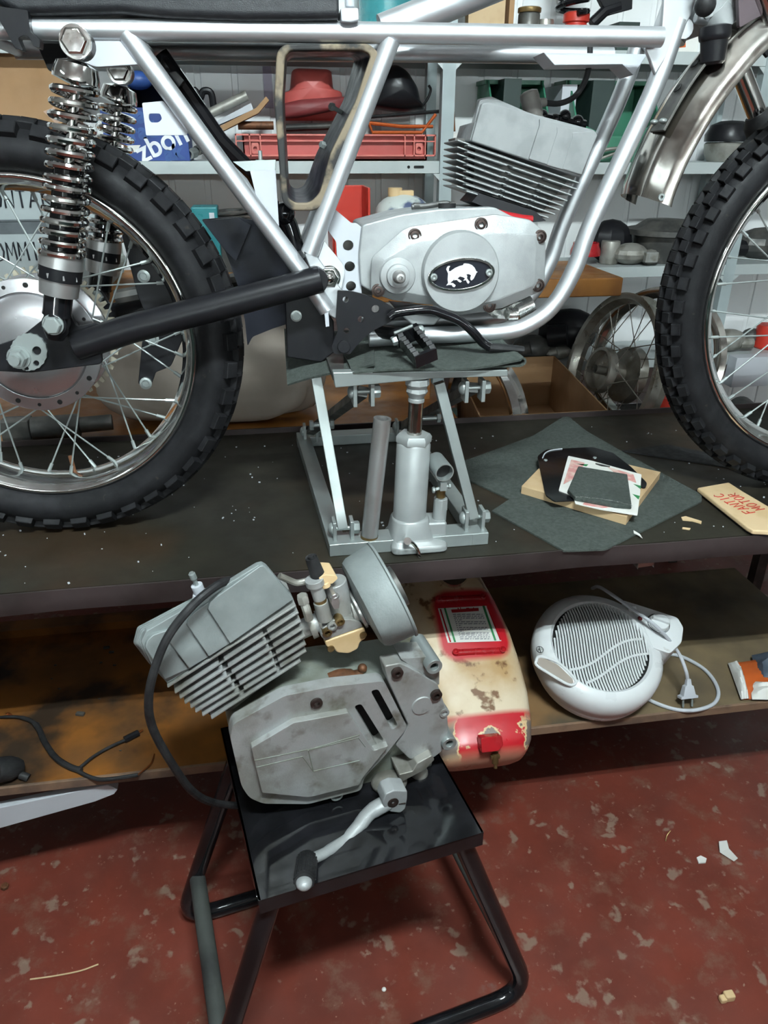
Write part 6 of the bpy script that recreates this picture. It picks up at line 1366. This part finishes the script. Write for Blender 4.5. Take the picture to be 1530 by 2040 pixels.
# ---------------- right bay lower shelves
zl = ZLOW+.0005
t = T('engine_casting', 'pale grey engine casting on the lower shelf left of the front tyre', 'casting', at(1255, 525, Y=1.0)); c = at(1255, 505, Y=1.0); c.z = zl+.03
t.part('body', MB().ball(c, .05, (1.1, .9, .62), nu=12, nv=8).ball(c+V((.055, -.02, -.008)), .030, (1, 1, .75), nu=8, nv=6), M['dirtal'], ang=25); t.part('square_port', MB().box(c+V((.045, -.045, -.005)), (.04, .02, .03)), M['castal2'], bevel=.003)
t = T('rubber_tub', 'wide dark grey rubber tub on the lower shelf behind the front tyre', 'tub', at(1310, 500, Y=1.1)); c = at(1318, 500, Y=1.05); c.z = zl
t.part('tub', MB().lathe([(.07, 0), (.085, .03), (.09, .075), (.115, .08), (.115, .095), (.09, .10), (.06, .12), (.001, .125)], c, (0, 0, 1), 30), M['iron']); 
single('black_casting', MB().ball(at(1215, 480, Y=1.08)+V((0, 0, 0)), .07, (1, .8, .9), nu=10, nv=8), M['black'], 'black lumpy casting behind the pale grey engine casting', 'casting', ang=25)
single('cylinder_piece', cyl_at(1215, 500, 1.02, zl, .028, .065), M['dirtal'], 'small grey cylinder barrel left of the pale engine casting', 'barrel')
single('red_can', cyl_at(1338, 520, 1.0, zl, .025, .05), M['redp'], 'red can on the lower shelf against the front tyre', 'can')
for (x, y, Y, r, sq, m_, lab) in ((1452, 665, 1.0, .045, (1.4, .9, .8), 'dirtal', 'grey gearbox casting seen through the front wheel spokes'), (1500, 655, 1.05, .03, (1.2, 1, 1), 'iron', 'dark casting beside the grey gearbox casting'), (1520, 470, 1.05, .06, (1.4, 1, .8), 'iron', 'dark engine block on the shelf above, seen through the front wheel'), (1420, 470, 1.06, .06, (1.2, 1, .9), 'black', 'black drum behind the front tyre on the lower shelf')):
    c = at(x, y, Y=Y); zb = ZBOT if y > 600 else ZLOW; mb = MB(); mb.ball(V((c.x, c.y, zb+r*sq[2]*.97)), r, sq, nu=10, nv=8); mb.cyl(V((c.x+r*.8, c.y-r*.3, zb+r*.6)), V((c.x+r*1.7, c.y-r*.4, zb+r*.6)), r*.4, n=12); single('engine_part', mb, M[m_], lab, 'engine part', ang=25)
single('red_can', cyl_at(1525, 690, 1.02, ZBOT+.0005, .04, .075), M['red2'], 'red can seen through the front wheel spokes', 'can')
a = at(1455, 772, Y=.93); 
single('white_carton', pbox(1456, 708, 1600, 772, .90, .045), M['white2'], 'white carton standing in front of the bottom shelf, seen through the front wheel', 'carton', bevel=.001)
# under-carton support so it rests: a crate on the rack
single('grey_crate', MB().bx(at(1400, 772, Y=.72).x, 1.75, .72, .92, RZ+.0005, a.z-.0005), M['iron'], 'dark grey crate behind the front wheel under a white carton', 'crate', bevel=.002)
for (x, y) in ((1462, 815), (1508, 805)):
    c = at(x, y, Y=.62); single('dark_bottle', MB().cyl(V((c.x, c.y, RZ+.04)), V((c.x+.02, c.y+.10, RZ+.04)), .038, n=22), M['iron'], ('left one' if x < 1480 else 'right one')+' of two dark cylinders lying on the low rack behind the front wheel', 'cylinder', group='dark cylinders on the low rack')
# ---------------- under the table: sack, box, loose wheels
mb = MB(); g = []
zs0 = LZ+.001
cA = at(420, 845, Y=.60)
nu, nv = 40, 16; rings = []
cx_ = (at(205, 760, Y=.62).x+at(645, 760, Y=.62).x)/2; hx_ = (at(645, 760, Y=.62).x-at(205, 760, Y=.62).x)/2; zt2 = at(540, 640, Y=.62).z+.02
for i in range(nv+1):
    t_ = i/nv; ph = math.pi*t_; r = []
    for k in range(nu):
        q = 2*math.pi*k/nu; e = .5
        ca, sa = math.cos(q), math.sin(q); rr = abs(math.sin(ph))**.45
        fold = 1+.03*math.sin(q*7+t_*5)+.02*math.sin(q*13-t_*9)
        x = cx_+hx_*rr*abs(ca)**e*(1 if ca > 0 else -1)*fold; y = .62+.15*rr*abs(sa)**.7*(1 if sa > 0 else -1)*fold
        cz = math.cos(ph); z = (zs0+zt2)/2+(zt2-zs0)/2*abs(cz)**.6*(1 if cz > 0 else -1)
        if t_ > .04 and t_ < .96: z += .006*math.sin(q*5+t_*7)
        r.append(V((x, y, max(z, zs0))))
    rings.append(r)
mb.loft(rings); single('cloth_sack', mb, M['cloth'], 'large beige cloth bundle under the wooden table behind the rear tyre', 'cloth bundle', ang=80)
c = at(100, 815, Y=.46); mb = MB(); c.z = LZ+.028
mb.cyl(V((c.x-.05, .47, c.z)), V((c.x+.05, .48, c.z)), .026, n=20); mb.cyl(V((c.x+.05, .48, c.z)), V((c.x+.12, .49, c.z)), .018, n=18); mb.box(V((c.x-.08, .47, c.z)), (.06, .04, .05)); single('electric_pump', mb, M['iron'], 'black cylindrical pump lying on the board behind the rear wheel', 'pump', bevel=.002)
# open cardboard box
rz_ = .744; cr0 = at(1104, 709, Z=rz_)
t = T('cardboard_box', 'open empty cardboard box behind the bench beside the spare wheels', 'box', (cr0.x-.12, .62, RZ))
cE = at(1224, 832, Z=rz_); cW = at(985, 716, Z=rz_)
dE = (V((cE.x, cE.y, 0))-V((cr0.x, cr0.y, 0))); dE = dE*min(1.0, (cr0.y-.432)/max(1e-3, -dE.y)); dWv = V((-.32, .0, 0))
o0 = V((cr0.x, cr0.y, RZ)); cor = [o0, o0+dE, o0+dE+dWv, o0+dWv]
mb = MB()
for i in range(4):
    a, b = cor[i], cor[(i+1) % 4]; d = (b-a).normalized(); nn = V((-d.y, d.x, 0))*.002
    mb.loft([[a-nn, b-nn, b+nn, a+nn], [V((*p.to_2d(), rz_)) for p in (a-nn, b-nn, b+nn, a+nn)]])
mb.loft([[V((p.x, p.y, RZ+.001)) for p in cor], [V((p.x, p.y, RZ+.004)) for p in cor]]); t.part('box', mb, M['card'])
# loose spoked wheels
def spare(lab, ctr, N_, R, hw, m_, sp=True, hub=True, name='bare_hoop'):
    N_ = V(N_).normalized(); x, y, z = frame_of(N_)
    t = T(name, lab, 'wheel', V((ctr.x, ctr.y, ctr.z-R)))
    prof = [(R, hw), (R-.006, hw+.002), (R-.016, hw), (R-.020, hw*.5), (R-.026, 0), (R-.020, -hw*.5), (R-.016, -hw), (R-.006, -hw-.002), (R, -hw), (R-.012, -hw*.6), (R-.014, hw*.6)]
    t.part('rim', MB().lathe(prof, ctr, N_, 64, closed=True), m_)
    if hub:
        t.part('hub', MB().lathe([(.012, .06), (.012, .03), (.05, .034), (.052, .052), (.060, .052), (.062, .03), (.03, .02), (.03, -.02), (.075, -.03), (.078, -.055), (.02, -.058), (.008, -.05)], ctr, N_, 40, closed=True), M['rim2'])
    if sp:
        for k in range(28):
            th = 2*math.pi*k/28; s = 1 if k % 2 else -1; hth = th+(.6 if (k//2) % 2 else -.6)
            P_ = lambda r, a, w: ctr+(x*math.cos(a)+y*math.sin(a))*r+N_*w
            t.part('spoke', MB().tube([P_(R-.024, th, 0), P_(.06, hth, s*.038)], .0014, 5), M['rim2'])
    return t
wc = at(1222, 742, Y=.665); spare('tarnished bare spoked wheel leaning beside the open cardboard box', wc, (-.97, -.10, .24), .21, .022, M['rim2'], name='spare_wheelset')
wc2 = at(1285, 752, Y=.70); wc2.z = max(wc2.z, RZ+.2); spare('second bare wheel rim leaning behind the tarnished spoked wheel', wc2+V((.03, .02, 0)), (-.84, -.47, .27), .195, .022, M['dchrome'], sp=False, hub=False)
wc3 = at(968, 800, Y=.58); spare('shiny chrome rim standing edge-on behind the lift', wc3+V((0, .0, -.05)), (1, .28, 0), .17, .022, M['chrome'], sp=False, hub=False)
single('red_can', cyl_at(1325, 820, .52, RZ+.0005, .03, at(1325, 790, Y=.52).z-RZ), M['red2'], 'red can standing behind the bench beside the front tyre', 'can')
# dark machine parts on the bottom shelf behind the table end
for (x, y, Y, r, sq, m_, lab) in ((1135, 632, 1.04, .085, (1.15, .8, .85), 'black', 'black rounded engine housing on the bottom shelf past the table end'), (1062, 668, 1.0, .05, (1.3, .9, .75), 'iron', 'dark greasy crankcase on the bottom shelf behind the side lever'), (1112, 690, .985, .032, (1.4, 1, .7), 'dirtal', 'grey dirty crankcase half on the bottom shelf between the black housing and the box')):
    c = at(x, y, Y=Y); c.z = ZBOT+r*sq[2]*.98; single('engine_part', MB().ball(c, r, sq, nu=14, nv=9).cyl(c-V((r, r*.6, 0)), c+V((-r*.4, -r*.9, .01)), r*.4, n=14), M[m_], lab, 'engine part', ang=30)
